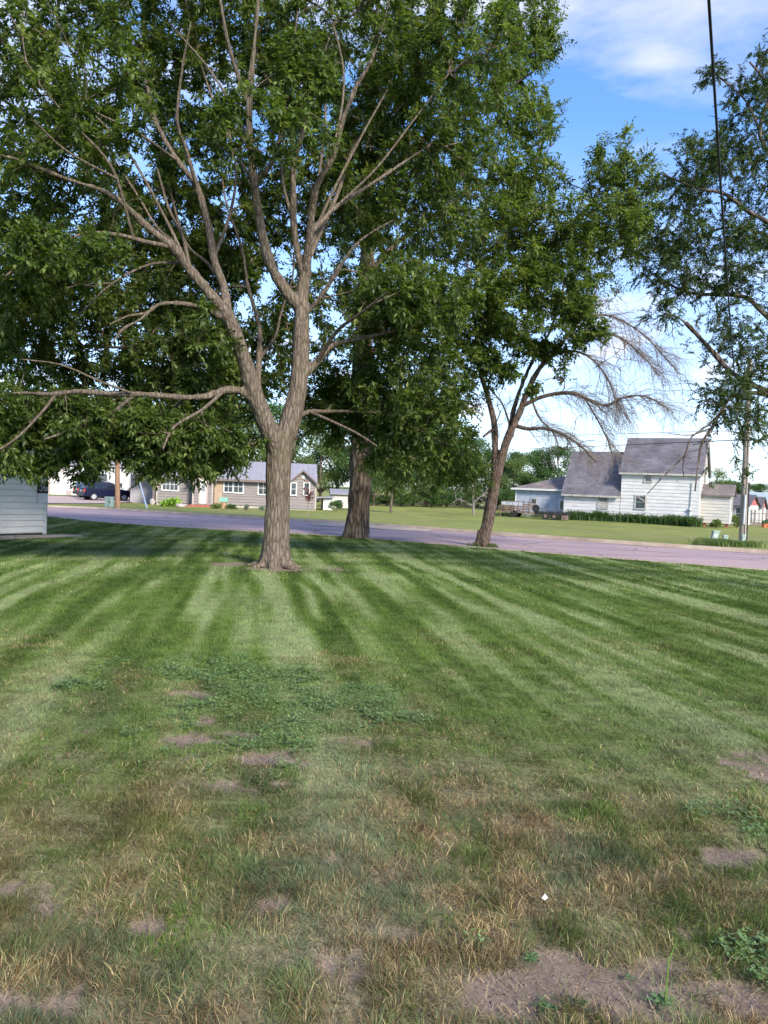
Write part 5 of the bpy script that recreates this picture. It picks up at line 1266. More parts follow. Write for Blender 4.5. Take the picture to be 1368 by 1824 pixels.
# ---- white outbuildings right of the ranch house
Os = GF(578, 909); o_ = thing('storage_shed', 'small white storage shed beyond the right end of the ranch house', 'shed', Os, .15)
a0 = onplane(Os, .15, 576, 890)[0]; a1 = onplane(Os, .15, 592, 890)[0]; zt = onplane(Os, .15, 585, 886)[1]
siding(Wall((0, 0, 0), (1, 0)), a0, a1, 0, zt, .2, 'wall', M_trim, o_); b = MB(); b.box(a0, a1, .05, 2.6, 0, zt); b.build('body', M_trim, o_)
b = MB(); b.prism([(a0 - .8, -.4, zt - .10), (a1 + .2, -.4, zt + .02), (a1 + .2, -.4, zt + .09), (a0 - .8, -.4, zt - .03)], (0, 3.2, 0)); b.build('roof', M_metalroof, o_)
Os2 = GF(620, 908); Os2 = P(620, 905, 78); Os2[2] = -.6
o_ = thing('far_building', 'low cream building mostly hidden behind the thick-trunked tree', 'building', Os2, .1)
a0 = onplane(Os2, .1, 590, 880)[0]; zt = onplane(Os2, .1, 605, 880)[1]
siding(Wall((0, 0, 0), (1, 0)), a0, 1.2, 0, zt, .25, 'wall', M_cream, o_); siding(Wall((a0, 5, 0), (0, -1)), 0, 5, 0, zt, .25, 'wall', M_cream, o_)
b = slope_roof(a0, 1.2, 0, zt, 2.5, zt + .4, .1, .3, .1); c_ = slope_roof(a0, 1.2, 5, zt, 2.5, zt + .4, .1, .3, .1); b.v += c_.v; b.f += [[i + b.n for i in f] for f in c_.f]; b.n += c_.n; b.build('roof', M_metalroof, o_)
window(Wall((0, 0, 0), (1, 0)), a0 + .6, zt - 1.1, .5, .5, o_, M_trim, M_glass, .06, (1, 1))

# ---- garage row at the far left
Oq = P(84, 884, 84); Oq[2] = -.55
o_ = thing('long_garage', 'white garage with roll-up doors and tan pillars behind the parked vehicles', 'garage', Oq, .1)
b = MB(); b.box(-9, 14, .3, 8, 0, 3.5); b.build('wall', M_cream, o_)
for x_ in (-4.2, -.2, 2.05, 6.5): b = MB(); b.box(x_, x_ + .45, 0, .35, 0, 3.3); b.build('pillar', M_pinktrim, o_)
b = MB(); b.box(1.0, 2.0, .2, .29, 0, 2.5); b.build('doorway', M_fascia, o_)
for x_ in (-3.7, .3 - 1.0 + .5 + .3 - .3, 3.1):
    if x_ > 0 and x_ < 1: continue
    d_ = MB()
    for i in range(4): d_.box(x_, x_ + 3.2, .16, .28, .02 + i * .62, .60 + i * .62)
    d_.build('garage_door', M_trim, o_)
b = slope_roof(-9, 14, 0, 3.45, 4, 5.0, .1, .4, .3); c_ = slope_roof(-9, 14, 8, 3.45, 4, 5.0, .1, .4, .3); b.v += c_.v; b.f += [[i + b.n for i in f] for f in c_.f]; b.n += c_.n; b.build('roof', M_metalroof, o_)

# ---- white shed at the left edge, near
RS = math.radians(55); c0 = G(81, 952.7)
sh = thing('garden_shed', 'white vinyl-sided shed with a low gable cut off by the left edge of the view', 'shed', c0, RS)
WS = Wall((0, 0, 0), (1, 0)); wS = 3.6; zc = 2.34; za = 3.15
def sclip(z):
    k = 0 if z < zc else (z - zc) / (za - zc) * wS / 2
    return (-wS + k, -k)
siding(WS, -wS, 0, .06, za, .166, 'wall', M_shed, sh, proud=.030, clip=sclip)
siding(Wall((0, 0, 0), (0, 1)), 0, 4.0, .06, zc, .166, 'wall', M_shed, sh, proud=.030)
siding(Wall((-wS, 4, 0), (0, -1)), 0, 4.0, .06, zc, .166, 'wall', M_shed, sh, proud=.030)
b = MB(); b.box(-wS, 0, 3.95, 4.0, .06, zc); b.build('wall', M_shed, sh)
b = MB(); b.box(-.09, .022, -.024, .02, .02, 1.33); b.box(-.0, .022, -.024, .09, .02, zc); b.box(-.09, .022, -.024, .02, 1.62 + .30, zc); b.build('corner_trim', M_trim, sh)
b = MB(); b.box(-wS + .03, -.04, .03, 3.95, -.1, .05); b.build('base', M_dark, sh)
b = MB()
for s_ in (-1, 1):
    xe = -wS / 2 + s_ * (wS / 2 + .28); kk = (za - zc) / (wS / 2); ze_ = zc - .28 * kk
    b.prism([(xe, -.30, ze_ + .02), (-wS / 2, -.30, za + .02), (-wS / 2, -.30, za + .11), (xe, -.30, ze_ + .11)], (0, 4.6, 0))
rf = b.build('roof', M_roof, sh)
b = MB()
for s_ in (-1, 1):
    xe = -wS / 2 + s_ * (wS / 2 + .30); ze_ = zc - .30 * kk
    b.prism([(xe, -.345, ze_ - .08), (-wS / 2, -.345, za - .06), (-wS / 2, -.345, za + .11), (xe, -.345, ze_ + .11)], (0, .04, 0))
b.build('bargeboard', M_trim, rf)
u, z, w_, h = rect(c0, RS, 65.5, 859, 81.0, 878.5); 
sg = thing('shed_sign', 'small black sign with white cursive letters on the corner of the white shed', 'sign', c0, RS)
b = MB(); b.box(u, -.002 + .024, -.050, -.026, z, z + h); b.build('board', mat('black_sign_board', (.022, .02, .018), .5, .1, 5), sg)
x_r = .022
def stroke(b, pts, r=.011):
    q_, _ = smooth_poly(np.array([(u + (x_r - u) * a, -.052, z + h * c_) for a, c_ in pts]), np.ones(len(pts)), .02)
    b.tube(q_, r * .55, 5)
b = MB()
stroke(b, [(.48, .80), (.42, .88), (.32, .84), (.28, .70), (.36, .57), (.44, .44), (.40, .28), (.26, .22), (.18, .32)], .016)
stroke(b, [(.46, .62), (.54, .52), (.64, .80)], .010)
stroke(b, [(.65, .84), (.60, .50), (.60, .26), (.67, .22), (.72, .34)], .015); stroke(b, [(.52, .60), (.74, .62)], .010)
stroke(b, [(.90, .50), (.80, .54), (.74, .38), (.80, .23), (.90, .27), (.93, .42), (.89, .52), (.97, .50)], .014)
b.build('lettering', M_trim, sg)
pn = MB(); pn.box(u, .020, -.040, -.026, z - h * .93, z - .005); tag(pn.build('grey_panel', M_galv, None), 'plain pale grey metal panel on the shed corner right under the black sign', 'panel')
bpy.data.objects['grey_panel'].matrix_world = Matrix.Translation(Vector(c0)) @ Matrix.Rotation(RS, 4, 'Z')

# ---- small houses far right
def cottage(name, label, px0, px1, pyb, pye, pyr, Yd, rz, dpt, gable_m, group=None):
    Oc = P(px1, pyb, Yd); Oc[2] = T(0, Yd) + .05
    t = thing(name, label, 'house', Oc, rz, group)
    x0 = onplane(Oc, rz, px0, 900)[0]; ze = onplane(Oc, rz, (px0 + px1) / 2, pye)[1]; zr = onplane(Oc, rz, (px0 + px1) / 2, pyr, dpt / 2)[1]
    siding(Wall((0, 0, 0), (1, 0)), x0, 0, .1, ze, .25, 'wall', M_white, t)
    WE = Wall((0, 0, 0), (0, 1)); siding(WE, 0, dpt, .1, ze, .25, 'wall', M_white, t)
    siding(WE, 0, dpt, ze, zr, .22, 'gable', gable_m, t, clip=lambda z: ((z - ze) / (zr - ze) * dpt / 2, dpt - (z - ze) / (zr - ze) * dpt / 2))
    b = MB(); b.box(x0, x0 + .05, 0, dpt, .1, ze); b.box(x0, 0, dpt - .05, dpt, .1, ze); b.build('wall', M_white, t)
    b = slope_roof(x0, 0, 0, ze, dpt / 2, zr, .12, .3, .25); c_ = slope_roof(x0, 0, dpt, ze, dpt / 2, zr, .12, .3, .25)
    b.v += c_.v; b.f += [[i + b.n for i in f] for f in c_.f]; b.n += c_.n; b.build('roof', M_roof, t)
    return t, Oc, WE, x0, ze
t, Oc, WE, x0, ze = cottage('cottage', 'small white cottage with a grey roof and red gable, behind the utility pole', 1270, 1330, 936, 899, 882, 72, math.radians(-38), 4.2, M_redsid)
window(Wall((0, 0, 0), (1, 0)), -2.2, ze - 1.35, 1.0, 1.1, t, M_trim, M_glass, .08); window(Wall((0, 0, 0), (1, 0)), -1.0, ze - 1.35, .75, 1.1, t, M_trim, M_glass, .08)
window(WE, 1.0, ze - 1.7, .6, 1.3, t, M_gtrim, M_glass, .08); window(WE, 2.4, ze - 1.7, .6, 1.3, t, M_gtrim, M_glass, .08)
t, Oc, WE, x0, ze = cottage('cottage', 'second white cottage with a red gable, further right behind the first one', 1318, 1351, 936, 904, 886, 82, math.radians(-35), 4.0, M_redsid)
window(WE, 1.4, .15, .8, 1.9, t, M_gtrim, M_fascia, .08, (1, 1), name='door')
Om = P(1354, 928, 92); Om[2] = -.6; t = thing('metal_barn', 'brown corrugated metal barn with a pale green roof at the far right', 'barn', Om, math.radians(-6))
zt = onplane(Om, -.1, 1362, 897)[1]; b = MB(); b.box(0, 16, 0, 9, 0, zt)
x_ = .1
while x_ < 15.9: b.box(x_, x_ + .12, -.04, .0, .02, zt - .02); x_ += .3
b.build('wall', mat('brown_metal_cladding', (.30, .25, .24), .5, .06, 2), t)
b = slope_roof(0, 16, 0, zt, 4.5, zt + 1.3, .08, .4, .3); c_ = slope_roof(0, 16, 9, zt, 4.5, zt + 1.3, .08, .4, .3); b.v += c_.v; b.f += [[i + b.n for i in f] for f in c_.f]; b.n += c_.n
b.build('roof', mat('pale_green_metal_roof', (.36, .43, .42), .4, .06, 2, metal=.2), t)
Od = GF(1352, 937); t = thing('deck_railing', 'weathered wooden railing and steps beside the far cottages', 'railing', Od, -.5)
b = MB(); b.box(-.7, 1.0, 0, .9, 0, .35); b.build('platform', M_wood, t)
b = MB()
for i in range(8): b.box(-.7 + i * .235, -.66 + i * .235, -.02, .02, .35, 1.15)
b.box(-.72, 1.0, -.03, .03, 1.15, 1.22); b.box(-.72, 1.0, -.02, .02, .5, .55); b.build('rail', M_wood, t)
for k, (px, s_) in enumerate(((1361, .3), (1367, .36))):
    Op = GF(px, 940); t = thing('planter', ['small orange planter beside the deck railing', 'larger orange planter at the right edge of the frame'][k], 'planter', Op)
    b = MB(); b.tube([(0, 0, 0), (0, 0, s_), (0, 0, s_ + .06)], [s_ * .6, s_ * .8, s_ * .88], 12); b.build('pot', mat('orange_pot', (.55, .17, .08), .6, .1, 4), t)
    b = MB(); b.ball((0, 0, s_ + .12), s_ * .7, jit=.25); b.build('plant', M_leafBG, t)
# ------------------------------------------------------------------ vehicles
def suv(name, label, cat, loc, rz, paint, group=None):
    t = thing(name, label, cat, loc, rz, group)
    W_ = .90
    # x forward, rear at x = 0
    prof = [(.05, .42), (.0, .62), (.02, .98), (.10, 1.06), (3.20, 1.08), (3.45, 1.04), (4.35, .95), (4.52, .80), (4.55, .45), (4.3, .36), (.3, .36)]
    b = MB(); n = len(prof); rows = []
    for y_, k in ((-W_, 1), (-W_ * 1.0, 1), (W_ * 1.0, 1), (W_, 1)): rows.append([(x, y_ * (1 - .10 * max(0, z - .95)), z) for x, z in prof])
    b.add(rows[0] + rows[3], [tuple(range(n)), tuple(range(n, 2 * n))[::-1]] + [(i, n + i, n + (i + 1) % n, (i + 1) % n) for i in range(n)])
    b.build('body', paint, t, bevel=.05)
    b = MB(); gh = [(.10, 1.05), (.30, 1.62), (.50, 1.70), (2.25, 1.70), (2.55, 1.64), (3.25, 1.06)]; n = len(gh)
    A_ = [(x, -W_ * (1 - .22 * (z - 1.05) / .65), z) for x, z in gh]; B_ = [(x, -y, z) for x, y, z in A_]
    b.add(A_ + B_, [tuple(range(n)), tuple(range(n, 2 * n))[::-1]] + [(i, n + i, n + (i + 1) % n, (i + 1) % n) for i in range(n)])
    b.build('cabin', paint, t, bevel=.03)
    b = MB()
    def sw(x0, x1, xa_, xb_):
        for s_ in (-1, 1):
            q_ = [(x0, 1.10), (x1, 1.10), (xb_, 1.55), (xa_, 1.55)]
            b.prism([(x, s_ * (W_ * (1 - .22 * (z - 1.05) / .65) + .006), z) for x, z in q_], (0, -s_ * .02, 0))
    sw(.32, .98, .50, 1.0); sw(1.08, 1.90, 1.10, 1.90); sw(1.98, 2.95, 1.98, 2.40)
    b.prism([(.105, -.68, 1.12), (.105, .68, 1.12), (.285, .60, 1.56), (.285, -.60, 1.56)], (-.02, 0, .004))
    b.prism([(3.13, -.70, 1.14), (3.13, .70, 1.14), (2.66, .60, 1.58), (2.66, -.60, 1.58)], (.03, 0, .02)); b.build('windows_glass', M_carglass, t).name = 'glass'
    b = MB()
    for s_ in (-1, 1):
        b.box(.2, 4.3, s_ * .905 - .015, s_ * .905 + .015, .50, .57)
    b.box(-.07, .1, -.88, .88, .40, .62); b.box(4.5, 4.62, -.86, .86, .36, .60); b.build('bumper', M_dark if paint is M_black_paint else paint, t)
    for s_ in (-1, 1):
        b = MB(); b.box(-.02, .14, s_ * .80 - .09, s_ * .80 + .09, .74, 1.03); tl = b.build('tail_light', M_red, t, bevel=.01)
        b = MB(); b.box(-.026, -.018, s_ * .80 - .08, s_ * .80 + .08, .88, .93); b.build('indicator', M_amber, tl)
        b = MB(); b.box(4.44, 4.53, s_ * .66 - .13, s_ * .66 + .13, .68, .84); b.build('headlight', M_glass2, t, bevel=.01)
        b = MB(); b.box(2.62, 2.80, s_ * .92, s_ * 1.06, 1.08, 1.22); b.build('mirror', paint, t, bevel=.02)
        for xw_ in (.86, 3.60):
            b = MB(); an = np.linspace(0, math.pi, 14)
            b.tube([(xw_ + .43 * math.cos(a), s_ * .905, .38 + .43 * math.sin(a)) for a in an], .035, 6); b.build('wheel_arch', paint, t)
            b = MB(); b.tube([(xw_, s_ * .66, .36), (xw_, s_ * .68, .36), (xw_, s_ * .89, .36), (xw_, s_ * .91, .36)], [.33, .36, .36, .32], 22); wo = b.build('wheel', M_tyre, t)
            b = MB(); b.tube([(xw_, s_ * .90, .36), (xw_, s_ * .925, .36)], [.23, .20], 16)
            for k in range(5):
                a = k * 1.2566; b.bar((xw_, s_ * .935, .36), (xw_ + .21 * math.cos(a), s_ * .93, .36 + .21 * math.sin(a)), .07, .03, (0, 1, 0))
            b.build('rim', M_chrome, wo)
    b = MB(); b.box(-.035, -.01, -.16, .16, .80, .93); b.build('number_plate', M_trim, t)
    b = MB()
    for s_ in (-1, 1): b.tube([(.5, s_ * .62, 1.70), (.6, s_ * .62, 1.76), (2.2, s_ * .62, 1.76), (2.3, s_ * .62, 1.70)], .018, 6)
    b.build('roof_rail', M_dark, t)
    return t
ga = math.radians(40)
c = GF(139, 891.5); suv('parked_suv', 'dark navy blue SUV with red tail lights parked on the gravel drive', 'car', (c[0], c[1] + .6, c[2] + .02), ga, M_navy, 'vehicles on the gravel drive')
c = GF(124, 888); suv('parked_suv', 'black SUV mostly hidden behind the navy blue one', 'car', (c[0] - .2, c[1] + 2.0, c[2] + .02), ga, M_black_paint, 'vehicles on the gravel drive')
# camper
c = P(228, 890, 78); c[2] = -.55
t = thing('camper_trailer', 'white camper trailer parked behind the navy SUV', 'camper', c, math.radians(7))
b = MB(); b.prism([(-6.2, 0, 1.0), (-5.9, 0, .55), (-.4, 0, .55), (0, 0, 1.1), (.05, 0, 2.2), (-.25, 0, 2.85), (-.6, 0, 3.0), (-5.9, 0, 3.0), (-6.2, 0, 2.7)], (0, 2.4, 0)); b.build('body', M_rv, t, bevel=.08)
b = MB(); b.box(-3.2, -2.1, -.02, .02, 1.75, 2.45); b.build('window', M_glass2, t); b = MB(); b.box(-1.0, -.6, -.02, .02, 1.15, 1.6); b.build('window', M_glass, t)
b = MB(); b.box(-5.9, -.3, -.015, .01, 1.02, 1.12); b.build('stripe', M_galv, t)
b = MB(); b.box(-4.9, -4.2, -.02, .02, .7, 2.5); b.build('door', M_trim, t)
for xw_ in (-3.2, -2.4):
    b = MB(); b.tube([(xw_, -.05, .36), (xw_, .2, .36)], .34, 18); b.build('wheel', M_tyre, t)
# black steps
c = P(252, 895, 71); c[2] = T(0, 71) + .12; t = thing('step_stack', 'low black metal steps standing beside the camper', 'steps', c, .1)
b = MB(); b.box(-1.1, 1.1, 0, .5, .12, .40); b.box(-.8, 1.0, .5, .9, .40, .72); b.box(-1.05, -.95, 0, .1, 0, .12); b.box(.95, 1.05, 0, .1, 0, .12); b.build('tread', M_dark, t)
# posts
for nm, lb, px, pyb, pyt, r_, m_ in (('white_post', 'thin white post on the verge in front of the camper', 236.5, 893, 857, .06, M_trim), ('wooden_post', 'thin brown post just right of the white post', 242, 893, 855, .07, M_wood_o)):
    c = GF(px, pyb); e_ = onplane(c, 0, px + 1, pyt); t = thing(nm, lb, 'post', c)
    b = MB(); b.tube([(0, 0, -.2), (e_[0], 0, e_[1])], r_, 8); b.box(e_[0] - r_ * 1.3, e_[0] + r_ * 1.3, -r_ * 1.3, r_ * 1.3, e_[1], e_[1] + .05); b.build('post', m_, t)
c = GF(193.5, 903); sc_ = pxm(c[1]); t = thing('transformer_box', 'grey-green utility box on the verge left of the peeling pole', 'utility box', c, .15)
b = MB(); b.box(-.27, .27, 0, .5, -.1, .62); b.build('cabinet', M_green_box, t, bevel=.02); b = MB(); b.box(-.30, .30, -.03, .53, .62, .70); b.build('lid', M_green_box, t, bevel=.02)
b = MB(); b.box(-.01, .01, -.012, 0, 0, .6); b.box(.05, .09, -.04, 0, .3, .42); b.build('door_seam', M_dark, t)

def pole(name, label, base, top, r0_, r1_, m_, extra=None):
    t = thing(name, label, 'utility pole', base); v = np.array(top) - np.array(base)
    b = MB(); z = np.linspace(-.05, 1, 24); R_ = np.random.default_rng(4)
    b.tube([v * k for k in z], [(r0_ * (1 - k) + r1_ * k) * R_.uniform(.96, 1.04) for k in z], 14); b.build('shaft', m_, t, smooth=True)
    if extra: extra(t, v)
    return t
pb = GF(209.5, 905); ptp = P(208, 700, pb[1])
pl_ = pole('utility_pole', 'peeling orange-brown wooden utility pole beside the parked navy SUV', pb, ptp, .165, .13, M_wood_o)
def lpt(k): return pb + (ptp - pb) * k
ga0, ga1 = GF(262, 906), P(249, 859, G(255, 900)[1] - .3)
t = thing('guy_wire', 'pale plastic-sleeved guy wire slanting down to the verge by the ranch house', 'guy wire', ga0)
b = MB(); d_ = lpt(.62) - ga0; b.tube([(0, 0, -.1), d_], .012, 5); b.build('cable', M_galv, t)
b = MB(); k_ = 1.9 / np.linalg.norm(d_) ; v_ = ga1 - ga0; b.tube([v_ * 0, v_], .055, 8); b.build('guard_sleeve', mat('pale_plastic', (.40, .46, .50), .4, .05, 4), t)

# right utility pole with its boxes
qb = G(1322, 966, FAR); qt = P(1336, 640, qb[1])
def ex(t, v):
    b = MB(); o2 = np.array([.17, -.02, 0]); b.tube([o2 + v * .0, o2 + v * .33], .03, 6); b.tube([np.array([.02, -.14, 0]) + v * .02, np.array([.0, -.13, 0]) + v * .55], .012, 5); b.build('conduit', M_dark, t)
    b = MB(); b.tube([np.array([-.04, -.15, 0]) + v * .10, np.array([-.02, -.15, 0]) + v * .26], .05, 6); b.build('riser_guard', M_galv, t)
    b = MB()
    for k in (.56, .60, .78, .93): b.bar(v * k + np.array([-.16, -.12, 0]), v * k + np.array([.16, -.12, 0]), .05, .05); b.ball(tuple(v * k + np.array([-.18, -.13, 0])), .045)
    b.build('insulator', M_dark, t)
pole('utility_pole', 'tall weathered grey utility pole standing on the verge at the right', qb, qt, .135, .10, M_wood, ex)
def pedestal(name, label, px, pyb, pyt, wpx, tilt, m_=M_green_box):
    c = GF(px, pyb); s_ = pxm(c[1]); h = (pyb - pyt) / s_; w_ = wpx / s_
    t = thing(name, label, 'utility box', c, .1); b = MB()
    sh_ = np.array([math.tan(tilt) * h, 0, 0])
    b.prism([(-w_ / 2, -w_ / 3, -.05), (w_ / 2, -w_ / 3, -.05), (w_ / 2, w_ / 3, -.05), (-w_ / 2, w_ / 3, -.05)], sh_ + (0, 0, h)); b.build('cabinet', m_, t, bevel=.015)
    b = MB(); e = .015; b.prism([(-w_ / 2 - e, -w_ / 3 - e, 0), (w_ / 2 + e, -w_ / 3 - e, 0), (w_ / 2 + e, w_ / 3 + e, 0), (-w_ / 2 - e, w_ / 3 + e, 0)], (sh_[0] * .1, 0, .06)); b.v = [v + sh_ + (0, 0, h - .06) for v in b.v]
    b.build('lid', m_, t, bevel=.01); return t, w_, h, sh_
t, w_, h, sh_ = pedestal('telephone_pedestal', 'tilted pale green utility pedestal in the tall grass left of the grey pole', 1269, 968, 945, 11, .22)
b = MB(); b.box(-w_ * .25, w_ * .25, -w_ / 3 - .012, -w_ / 3, h * .55, h * .62); b.box(-w_ * .3, w_ * .2, -w_ / 3 - .012, -w_ / 3, h * .68, h * .73); b.v = [v + np.c_[v[:, 2] * math.tan(.22), v[:, 2] * 0, v[:, 2] * 0] for v in b.v]; b.build('label_plate', M_trim, t)
pedestal('telephone_pedestal', 'short pale green utility pedestal half sunk in grass between the tilted one and the pole', 1291, 968, 953, 8, 0)
pedestal('cable_riser_box', 'narrow pale green sleeve box at the foot of the grey utility pole', 1323.5, 971, 952, 6.5, 0)

# overhead wires
def wire(name, label, pts, r_, sag=0.0, cat='cable', m_=None):
    pts = np.array(pts, float); q_, _ = smooth_poly(pts, np.ones(len(pts)), 1.2)
    k = np.linspace(0, 1, len(q_)); q_[:, 2] -= sag * 4 * k * (1 - k)
    b = MB(); b.tube(q_, r_, 6); o = b.build(name, m_ or M_cable, None, smooth=True); return tag(o, label, cat)
vq = qt - qb
wire('service_cable', 'thick black cable running overhead from the camera side down to the grey pole', [np.array([-3.75, -7, 6.75]), qb + vq * .60 + np.array([-.1, -.14, 0])], .009, sag=1.8)
far1 = lambda px, py, Y_: P(px, py, Y_)
wire('overhead_wire', 'lowest black wire crossing in front of the farmhouse roof', [far1(480, 818, 118), far1(847, 803, 75), far1(1056, 795, 50), qb + vq * .56 + np.array([-.18, -.13, 0])], .020)
wire('overhead_wire', 'thin black wire just above the farmhouse ridge', [far1(480, 802, 118), far1(826, 783, 80), far1(1200, 770, 42), qb + vq * .60 + np.array([-.18, -.13, 0])], .015)
wire('overhead_wire', 'faint wire crossing the sky behind the bare branches to the pole', [far1(700, 740, 110), far1(1180, 718, 45), qb + vq * .78 + np.array([-.18, -.13, 0])], .007)
wire('overhead_wire', 'uppermost thin wire running to the top of the grey pole', [far1(700, 712, 110), far1(1139, 684, 50), qb + vq * .93 + np.array([-.18, -.13, 0])], .006)
wire('overhead_wire', 'pale blue-grey wire leaving the grey pole towards the right', [qb + vq * .67, P(1368, 734, 24), P(1700, 600, 14)], .016, m_=M_galv)
wire('guy_wire', 'thin guy wire slanting down on the right of the grey pole', [qb + vq * .66, P(1356, 815, qb[1] - .5), P(1400, 905, qb[1] - 1.5), G(1432, 985, 0)], .006, cat='guy wire')

# ------------------------------------------------------------------ rusty trailers beside the garage
c = P(925, 920, 69.5); c[2] = -.55; t = thing('utility_trailer', 'rusty railed utility trailer with pale blue boards parked beside the garage', 'trailer', c, math.radians(-24)); s_ = pxm(c[1])
Lx, Wy = 2.6, 1.7; x0_ = -1.7
b = MB(); b.box(x0_, x0_ + Lx, 0, Wy, .42, .56); b.build('bed', M_rust, t)
b = MB()
for z_ in (.72, .92, 1.12): b.box(x0_, x0_ + Lx, -.03, .0, z_, z_ + .10); b.box(x0_, x0_ + Lx, Wy, Wy + .03, z_, z_ + .10)
for i in range(6):
    x_ = x0_ + Lx * i / 5; b.box(x_ - .025, x_ + .025, -.06, -.03, .42, 1.42); b.box(x_ - .025, x_ + .025, Wy + .03, Wy + .06, .42, 1.42)
for y_ in (0, Wy): b.box(x0_, x0_ + Lx, y_ - .06, y_ - .03, 1.40, 1.46)
for z_ in (.72, .92, 1.12):
    b.box(x0_ - .03, x0_, 0, Wy, z_, z_ + .10); b.box(x0_ + Lx, x0_ + Lx + .03, 0, Wy, z_, z_ + .10)
b.build('rail', M_rust, t)
b = MB(); b.box(x0_ + .02, x0_ + Lx * .75, -.055, -.035, 1.10, 1.42); b.box(x0_ - .05, x0_ - .03, 0, Wy, 1.10, 1.42); b.build('side_board', M_pale_blue, t)
b = MB(); b.tube([(x0_ + Lx * .45, -.02, .33), (x0_ + Lx * .45, .2, .33)], .32, 18); b.tube([(x0_ + Lx * .45, Wy - .2, .33), (x0_ + Lx * .45, Wy + .02, .33)], .32, 18); b.build('wheel', M_tyre, t)
b = MB(); b.bar((x0_ + Lx, .3, .45), (x0_ + Lx + 1.0, Wy / 2, .45), .08); b.bar((x0_ + Lx, Wy - .3, .45), (x0_ + Lx + 1.0, Wy / 2, .45), .08); b.bar((x0_ - .2, -.1, .9), (x0_ + .0, -.1, 0), .05); b.build('drawbar', M_rust, t)
c = P(978, 922, 66.5); c[2] = -.55; t = thing('car_trailer', 'low dark flatbed trailer with a spare tyre, right of the rusty railed one', 'trailer', c, math.radians(-24))
b = MB(); b.box(-1.3, 1.5, 0, 1.8, .42, .54); b.box(-1.3, 1.5, -.02, .05, .54, .68); b.box(-1.3, 1.5, 1.75, 1.82, .54, .68); b.build('bed', M_dark, t)
b = MB()
for x_ in (-1.2, -.4, .5): b.box(x_, x_ + .05, -.04, .02, .55, .95)
b.box(-1.2, .55, -.05, .0, .92, .97); b.build('rail', M_rust, t)
for x_ in (-.3, .45):
    b = MB(); b.tube([(x_, -.16, .32), (x_, -.02, .32)], .32, 18); w__ = b.build('wheel', M_tyre, t); b = MB(); b.tube([(x_, -.18, .32), (x_, -.155, .32)], .15, 12); b.build('rim', M_rust, w__)
b = MB(); b.box(1.1, 1.6, -.2, .3, .05, .45); b.build('jack_box', M_rust, t)
b = MB(); an = np.linspace(0, 2 * math.pi, 25); b.tube([(-1.15 + .25 * math.cos(a), -.15, .95 + .25 * math.sin(a)) for a in an], .085, 8, cap=False); sp_ = b.build('spare_tyre', M_tyre, t)
b = MB(); b.tube([(-1.15, -.20, .95), (-1.15, -.08, .95)], .17, 14); b.build('rim', M_dark, sp_)

# ------------------------------------------------------------------ background trees (four builds, copied)
def bg_proto(name, seed, m_, h=9.0, wdt=7.0, n=9000, lf=.26, trunk_h=1.6, label='', cat='tree', group=None, tall=False, airy=0.0):
    R_ = np.random.default_rng(seed); t = thing(name, label, cat, (0, 0, 0), 0, group)
    blobs_ = []
    for k in range(26):
        zz = trunk_h + (h - trunk_h) * R_.uniform(.06, .93); f = (zz - trunk_h) / (h - trunk_h)
        rad = wdt / 2 * (math.sin(math.pi * (0.18 + .74 * f)) ** .7) * R_.uniform(.35, .88); a = R_.uniform(0, 6.28)
        blobs_.append((rad * math.cos(a), rad * math.sin(a), zz, R_.uniform(.10, .20) * wdt))
    per = n // len(blobs_); B = []; H_ = []
    for (x, y, z, r_) in blobs_:
        v = R_.normal(0, 1, (per, 3)); v /= np.linalg.norm(v, axis=1)[:, None]; v *= (R_.random(per) ** .42)[:, None]
        B.append(np.array([x, y, z]) + v * r_ * np.array([1.15, 1.15, .75])); H_.append(np.full(per, R_.normal(0, .10)))
    B = np.vstack(B); H_ = np.concatenate(H_); n = len(B)
    cl = R_.integers(0, n, n); B = B * .985 + B[cl] * .015
    D_ = unit(R_.normal(0, 1, (n, 3)) + np.array([0, 0, -.2])); Nn = unit(R_.normal(0, .6, (n, 3)) + np.array([0, 0, 1.0])); ll = R_.uniform(.6, 1.2, n) * lf
    V = leaf_quads(B, D_, Nn, ll, ll * .55).reshape(-1, 3); var = np.clip(.45 + H_ + R_.normal(0, .16, n), 0, 1)
    leaf_object('crown', V, var, m_, t)
    out = [[], [], 0]; tt = Tree(seed)
    tt._tube(out, np.array([(0, 0, -.4), (.05, 0, trunk_h), (.1, .1, h * .5), (0, .1, h * .85)]), np.array([.026, .021, .014, .004]) * h, 8)
    for (x, y, z, r_) in blobs_[:16]:
        z0 = max(trunk_h * .8, z - abs(x) * .8 - abs(y) * .8); tt._tube(out, np.array([(0.05, 0, z0), (x * .45, y * .45, (z0 + z) / 2 + .1), (x, y, z)]), np.array([.009, .006, .002]) * h, 5)
    join_out('trunk', out, M_barkC, t)
    return t
def copy_tree(t, loc, rz, sc, label=None, group=None):
    r = t.copy(); COL.objects.link(r); r.location = loc; r.rotation_euler = (0, 0, rz); r.scale = sc
    if label: r['label'] = label
    if group: r['group'] = group
    for ch in list(t.children):
        c_ = ch.copy(); COL.objects.link(c_); c_.parent = r
    return r
PR = [('far_tree', 101, M_leafBG, 9, 7.5, 9000, .27, 1.8), ('far_tree', 102, M_leafBG, 9, 6.5, 8000, .25, 1.3), ('far_tree', 103, M_leafBGy, 9, 7.0, 8000, .24, 1.4), ('far_shrub', 104, M_leafBG, 4, 5.5, 6000, .20, .2)]
protos = [bg_proto(*a) for a in PR]; used = [False] * 4
RT = np.random.default_rng(77)
